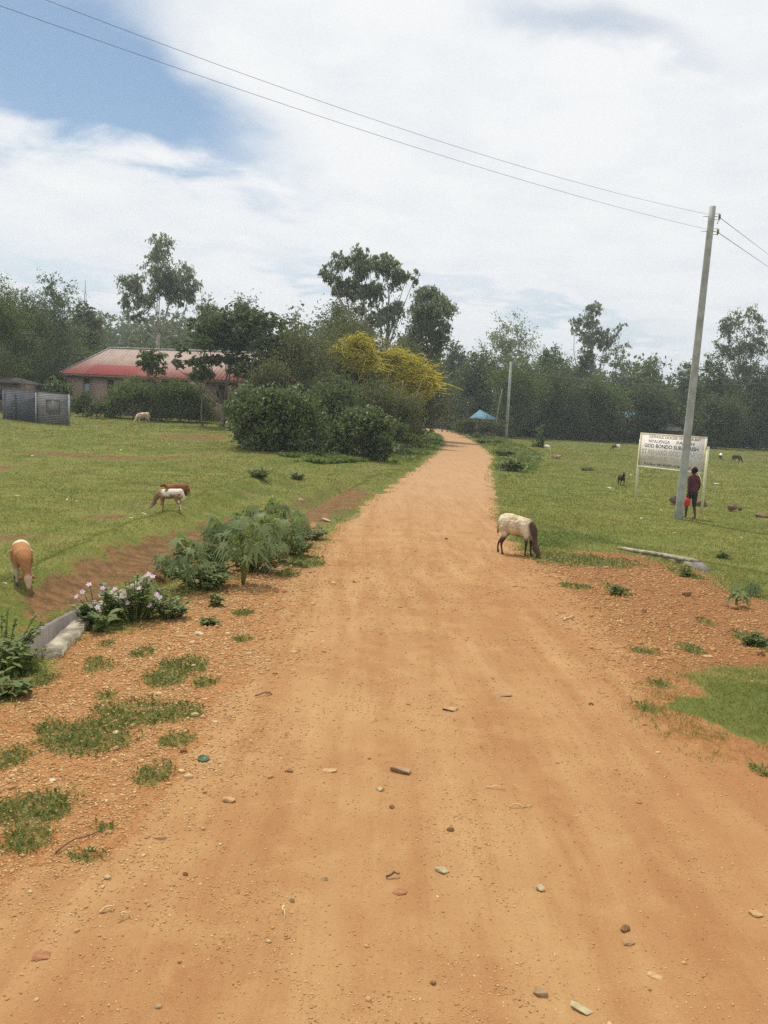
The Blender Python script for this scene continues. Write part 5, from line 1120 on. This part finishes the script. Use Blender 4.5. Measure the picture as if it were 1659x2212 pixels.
def lobed(name, label, pos, hgt, nlf, LR, group='lobed leaf plants along the ditch'):
    r = thing(name, label, 'plant', pos, group=group); st = MB(); lv = MB()
    nst = 1+int(rng.random()*2.5)
    for k in range(nst):
        a0 = rng.random()*2*PI; tip = np.array([math.cos(a0)*.16*hgt*(k > 0)*2, math.sin(a0)*.16*hgt*(k > 0)*2, hgt*(.72+.25*rng.random())]); t = np.linspace(0, 1, 6)[:, None]; sp = tip*t+np.sin(t*PI)*rng.normal(size=3)*.02; st.tube(sp-np.array([0, 0, .02]), np.linspace(.016, .008, 6), 7, .5)
        for j in range(int(nlf/nst)):
            tt = .35+.65*(j+rng.random())/max(1, nlf/nst); c = tip*min(tt, 1); th = j*2.4+rng.random()*.8; el = .1+.9*tt*rng.random(); pl = (.12+.18*rng.random())*(1.25-.4*tt)*hgt/.8
            d = np.array([math.cos(th)*math.cos(el), math.sin(th)*math.cos(el), math.sin(el)*.8]); e = c+d*pl; st.tube([c, c+d*pl*.6+[0, 0, .015], e], [.006, .0045, .0035], 5, .9, cap=False)
            R_ = LR*(.6+.55*rng.random()); cb = rng.random(); hd = np.array([d[0], d[1], -.35-.9*rng.random()]); hd /= np.linalg.norm(hd); s_ = np.cross(hd, [0, 0, 1.0]); s_ /= np.linalg.norm(s_); nrm = np.cross(s_, hd)
            nl = 7; V = [e]; an = np.linspace(-2.3, 2.3, nl)
            for i, a in enumerate(an):
                ln = R_*(1-.13*abs(a)); w = .2
                for (f, da) in ((.42, -w*1.55), (.72, -w*.62), (1.0, 0), (.72, w*.62), (.42, w*1.55)):
                    q = ln*f; V.append(e+(hd*math.cos(a+da)+s_*math.sin(a+da))*q+nrm*(.10*R_*math.cos(3*(da))*f)-np.array([0, 0, .55*q*q/R_]))
            Fs = []
            for i in range(nl): b_ = 1+i*5; Fs += [(0, b_, b_+4), (b_, b_+1, b_+3, b_+4), (b_+1, b_+2, b_+3)]
            for i in range(nl-1): Fs.append((0, 1+i*5+4, 1+(i+1)*5))
            lv.add(V, Fs, np.clip(.6*cb+.4*rng.random(), 0, 1))
    st.build('stem', M['stem'], r); lv.build('foliage', M['castor'], r); return r
for lab, px, py, h, n, R_ in [('tall lobed leaf plant in the middle of the ditch row with pale stalks', 524, 1262, .80, 26, .17), ('lobed leaf plant just left of the tallest one', 478, 1240, .72, 24, .16), ('lobed leaf plant just right of the tallest one', 572, 1240, .74, 26, .16),
        ('lobed leaf plant behind the tallest, nearest the bare bank', 500, 1205, .7, 24, .17), ('bushy lobed leaf plant at the right end of the row', 612, 1218, .66, 26, .16), ('lobed leaf plant behind the right end of the row', 592, 1180, .7, 24, .17), ('drooping lobed leaf plant above the flower bush', 405, 1282, .58, 20, .15),
        ('small drooping lobed leaf plant left end of the row', 358, 1262, .5, 16, .14), ('thin lobed leaf plant reaching towards the road', 646, 1180, .5, 20, .15), ('lobed leaf plant at the back left of the row', 452, 1192, .62, 20, .16), ('lobed leaf plant at the very back of the row', 556, 1160, .66, 22, .16), ('lobed leaf plant at the back right by the road stones', 640, 1148, .42, 18, .14)]:
    lobed('lobed_leaf_plant', lab, G(px, py), h*.95, int(n*1.5), R_*.85)
for lab, px, py, h in [('low leafy filler plant among the lobed plants, lowest in the row', 440, 1270, .3), ('low leafy plant between the two tallest lobed plants', 548, 1235, .38), ('low leafy plant under the right end lobed plants', 628, 1200, .36), ('low leafy plant beside the flower bush top', 385, 1250, .34), ('low leafy plant behind the lobed row near the bank', 520, 1175, .36), ('low leafy plant at the foot of the rightmost lobed plant', 665, 1165, .26), ('low leafy plant left of the tallest lobed plant', 460, 1222, .36)]:
    herb('leafy_herb', lab, G(px, py), h, .34, 30, .11, .05, 'castor', 14, 'plant', 'low leafy plants in the ditch row')
lobed('lobed_leaf_plant', 'sprawling lobed leaf plant at the right edge of the right gravel', G(1592, 1312), .24, 10, .12, None)
lobed('lobed_leaf_plant', 'blue green lobed leaf plant at the corner of the right gravel and grass', G(1622, 1288), .18, 12, .12, None)
pk = leafmat('pink_petals', (.45, .14, .40), (.86, .66, .80), .3)
def flower(p, parent, s_=.02):
    q = MB(); tilt = np.array([rng.normal()*.4, -.8, .7+rng.random()*.5]); tilt /= np.linalg.norm(tilt); a = np.cross(tilt, [1, 0, 0]); a /= np.linalg.norm(a); b = np.cross(tilt, a); ph = rng.random()*2
    for k in range(5):
        t = ph+k*2*PI/5; d = a*math.cos(t)+b*math.sin(t); w = a*-math.sin(t)+b*math.cos(t)
        q.add([p, p+d*s_*.6+w*s_*.42, p+d*s_*1.15+w*s_*.25, p+d*s_*1.15-w*s_*.25, p+d*s_*.6-w*s_*.42], [(0, 1, 2, 3, 4)], .4+.6*rng.random())
    q.tube([p-tilt*.03, p], .0022, 4, .2); o = q.build('flower', pk, parent); return o
vb = G(285, 1338)
for lab, px, py, h, rd, ns, fl in [('glossy pink flowering bush at the culvert, main clump', 290, 1335, .36, .30, 50, [(240, 1280), (248, 1272), (218, 1285), (321, 1240), (330, 1245), (323, 1308), (345, 1290), (222, 1270), (338, 1284), (262, 1290), (300, 1270), (276, 1302), (204, 1300)]),
        ('left part of the pink flowering bush leaning over the concrete', 215, 1345, .26, .2, 26, [(178, 1278), (192, 1262), (165, 1288), (210, 1312)]), ('low glossy plant at the right end of the pink flowering bush', 360, 1335, .18, .2, 26, [])]:
    pos = G(px, py); r = herb('flowering_bush', lab, pos, h, rd, ns, .06, .032, 'vinca', 16, 'plant', None, .4, .25)
    for (fx, fy) in fl:
        q = P(fx, fy, pos[1]-.12-.15*rng.random()); e_ = q-pos; flower(e_, r, .019); sk_ = MB(); t_ = np.linspace(0, 1, 5)[:, None]; a_ = np.array([e_[0]*.35, e_[1]*.35, .04]); sk_.tube(a_+(e_-a_)*t_+np.sin(t_*PI)*np.array([0, 0, .03]), .0028, 5, .4); [sk_.add(*leafV(a_+(e_-a_)*u_, np.array([math.cos(h_), math.sin(h_), .4]), np.array([0, 0, 1.0]), .05, .026), .5) for u_, h_ in ((.5, 1.0), (.65, 4.0), (.8, 2.4), (.88, 5.5))]; sk_.build('flower_stalk', M['vinca'], r)
herb('broad_leaf_herb', 'round leaved seedling at the foot of the pink flowering bush', G(222, 1362), .16, .07, 5, .13, .11, 'vinca', 4)
herb('broad_leaf_herb', 'broad leaved green plant at the left edge below the culvert', G(18, 1455), .22, .2, 26, .075, .036, 'weed', 14)
herb('twiggy_shrub', 'tall twiggy shrub at the left edge beside the culvert', G(4, 1420), .40, .30, 13, .045, .02, 'weed', 34)
herb('broad_leaf_herb', 'low dark leafy plant at the left edge above the gravel', G(12, 1500), .12, .16, 12, .07, .035, 'weed', 10)
for lab, px, py, h, rd, ns, L, mt in [('leafy weed clump on the left field, farther from the road', 560, 1034, .42, .4, 34, .13, 'bush'), ('leafy weed clump on the left field, nearer the road', 642, 1036, .3, .35, 28, .12, 'bush'), ('big leafy weed clump at the right road edge before the far pole', 1108, 1018, .7, .7, 90, .17, 'bush'),
        ('leafy weed clump behind the big one at the right road edge', 1090, 985, .55, .8, 70, .18, 'bush'), ('leafy weed clump at the right road edge near the bend', 1045, 958, .5, .9, 60, .2, 'bush'), ('leafy weeds on the right bank close to the blue house', 1030, 945, .6, 1.2, 40, .26, 'mid'), ('weed clump left of the far pole base', 1075, 958, .5, .8, 30, .24, 'weed'),
        ('tiny green weed below the right culvert wall', 1478, 1246, .2, .12, 12, .07, 'weed'), ('green weed in the middle of the right gravel by the tan stone', 1330, 1285, .12, .12, 16, .06, 'weed'), ('leafy weed at the right photo edge above the grass patch', 1630, 1392, .10, .13, 22, .055, 'weed'),
        ('small grey leaved weed left on the road shoulder', 468, 1310, .13, .06, 10, .06, 'weed'), ('leafy weed on the left bank at the road bend', 905, 968, .35, .8, 34, .2, 'weed'), ('weed tuft on the gravel left of the road', 455, 1350, .06, .08, 14, .05, 'weed'), ('leafy weeds at the foot of the biggest roadside bush', 700, 985, .3, .8, 40, .16, 'weed'),
        ('dark weed clump in the right field near the sign post', 1270, 1016, .22, .5, 26, .12, 'mid'), ('sparse weed tuft on the right grass above the culvert wall', 1560, 1205, .16, .2, 16, .08, 'weed')]:
    herb('weed_plant', lab, G(px, py), h, rd, ns, L, L*.5, mt, 12, 'weed')

# ------------------------------------------------------------------ light, sky, haze
SUN_AZ = math.radians(-28); SUN_EL = math.radians(63)
sd = Vector((math.sin(SUN_AZ)*math.cos(SUN_EL), math.cos(SUN_AZ)*math.cos(SUN_EL), math.sin(SUN_EL)))
sun = bpy.data.lights.new('sun', 'SUN'); sun.energy = 4.3; sun.angle = math.radians(1.0); sun.color = (1.0, .93, .79)
so = bpy.data.objects.new('sun', sun); COL.objects.link(so); so.rotation_euler = sd.to_track_quat('Z', 'Y').to_euler(); so.location = (0, 0, 40)
def do_world():
    w = bpy.data.worlds.new('World'); scene.world = w; w.use_nodes = True; nt = w.node_tree
    bg = nt.nodes['Background']; sky = N(nt, 'ShaderNodeTexSky'); sky.sky_type = 'NISHITA'; sky.sun_disc = False
    sky.sun_elevation = SUN_EL; sky.sun_rotation = SUN_AZ; sky.air_density = 1.2; sky.dust_density = 1.5; sky.altitude = 1200
    g = N(nt, 'ShaderNodeTexCoord').outputs['Generated']; sp = N(nt, 'ShaderNodeSeparateXYZ'); nt.links.new(g, sp.inputs[0])
    ya = mth(nt, 'MAXIMUM', sp.outputs[1], .12); u = mth(nt, 'DIVIDE', sp.outputs[0], ya); v = mth(nt, 'DIVIDE', sp.outputs[2], ya)
    zz = mth(nt, 'MAXIMUM', sp.outputs[2], .06); cb = N(nt, 'ShaderNodeCombineXYZ')
    nt.links.new(mth(nt, 'DIVIDE', sp.outputs[0], mth(nt, 'ADD', zz, .12)), cb.inputs[0]); nt.links.new(mth(nt, 'DIVIDE', sp.outputs[1], mth(nt, 'ADD', zz, .12)), cb.inputs[1])
    n1 = noise(nt, cb.outputs[0], 1.1, 7, .55, .5); n2 = noise(nt, cb.outputs[0], 3.5, 6, .55, .3)
    nw = noise(nt, g, 3.0, 4, .5)
    wu = mth(nt, 'ADD', u, mth(nt, 'MULTIPLY_ADD', n1, .30, -.15)); wv = mth(nt, 'ADD', v, mth(nt, 'MULTIPLY_ADD', n2, .16, -.08))
    def blob(px, py, rx, ry, rot, amp):
        r = ray(px, py); cu, cv = r[0]/r[1], r[2]/r[1]; c, s = math.cos(math.radians(rot)), math.sin(math.radians(rot))
        du = mth(nt, 'SUBTRACT', wu, float(cu)); dv = mth(nt, 'SUBTRACT', wv, float(cv))
        a = mth(nt, 'DIVIDE', mth(nt, 'ADD', mth(nt, 'MULTIPLY', du, c), mth(nt, 'MULTIPLY', dv, s)), rx/F*1.1)
        b = mth(nt, 'DIVIDE', mth(nt, 'SUBTRACT', mth(nt, 'MULTIPLY', dv, c), mth(nt, 'MULTIPLY', du, s)), ry/F*1.1)
        q = mth(nt, 'ADD', mth(nt, 'MULTIPLY', a, a), mth(nt, 'MULTIPLY', b, b))
        return mth(nt, 'MULTIPLY', mth(nt, 'EXPONENT', mth(nt, 'MULTIPLY', q, -1.0)), amp)
    blue = None
    for bb in SKYBLOBS:
        x = blob(*bb); blue = x if blue is None else mth(nt, 'ADD', blue, x)
    blue = mth(nt, 'ADD', blue, mth(nt, 'MULTIPLY_ADD', n2, .35, -.175))
    blue = mth(nt, 'ADD', blue, mth(nt, 'MULTIPLY_ADD', n1, .30, -.15))
    fb = ramp(nt, blue, .12, .95)
    white = mix(nt, ramp(nt, mth(nt, 'ADD', n2, mth(nt, 'MULTIPLY', nw, .4)), .55, 1.05), (11.0, 11.15, 11.2), (9.5, 10.0, 10.5))
    skyc = N(nt, 'ShaderNodeVectorMath'); skyc.operation = 'MULTIPLY'; nt.links.new(sky.outputs[0], skyc.inputs[0]); skyc.inputs[1].default_value = SKYMUL
    c = mix(nt, fb, white, skyc.outputs[0])
    low = ramp(nt, v, .16, .0); c = mix(nt, mth(nt, 'MULTIPLY', low, .35), c, (6.6, 7.6, 8.6))
    nt.links.new(c, bg.inputs['Color']); bg.inputs['Strength'].default_value = .095
SKYMUL = (1.05, 1.16, 1.16)
SKYBLOBS = [(60, 90, 290, 170, 10, .98), (330, 235, 290, 85, -22, .82), (1290, 60, 250, 60, -15, .55), (1050, 650, 380, 40, -8, .42), (1350, 720, 240, 40, -8, .26), (150, 600, 220, 45, -4, .5), (640, 560, 200, 30, -15, .25), (1000, 450, 300, 40, -20, .12), (30, 520, 90, 30, 0, .2)]
do_world()
def do_haze():
    mb = MB(); mb.box((0, 150, 30), (900, 960, 74))
    m = bpy.data.materials.new('haze_air'); m.use_nodes = True; nt = m.node_tree; nt.nodes.clear()
    out = nt.nodes.new('ShaderNodeOutputMaterial'); v = nt.nodes.new('ShaderNodeVolumePrincipled')
    v.inputs['Color'].default_value = (.80, .88, 1.0, 1); v.inputs['Density'].default_value = HAZE; v.inputs['Anisotropy'].default_value = .3
    nt.links.new(v.outputs[0], out.inputs['Volume'])
    tag(mb.build('haze', m), kind='stuff')
HAZE = .0007
do_haze()
vs = scene.view_settings; vs.view_transform = 'Standard'; vs.look = 'None'; vs.exposure = -0.17; vs.gamma = 1.0; vs.use_curve_mapping = False
scene.cycles.max_bounces = 6; scene.cycles.transparent_max_bounces = 4; scene.cycles.volume_bounces = 0
scene.cycles.use_denoising = False
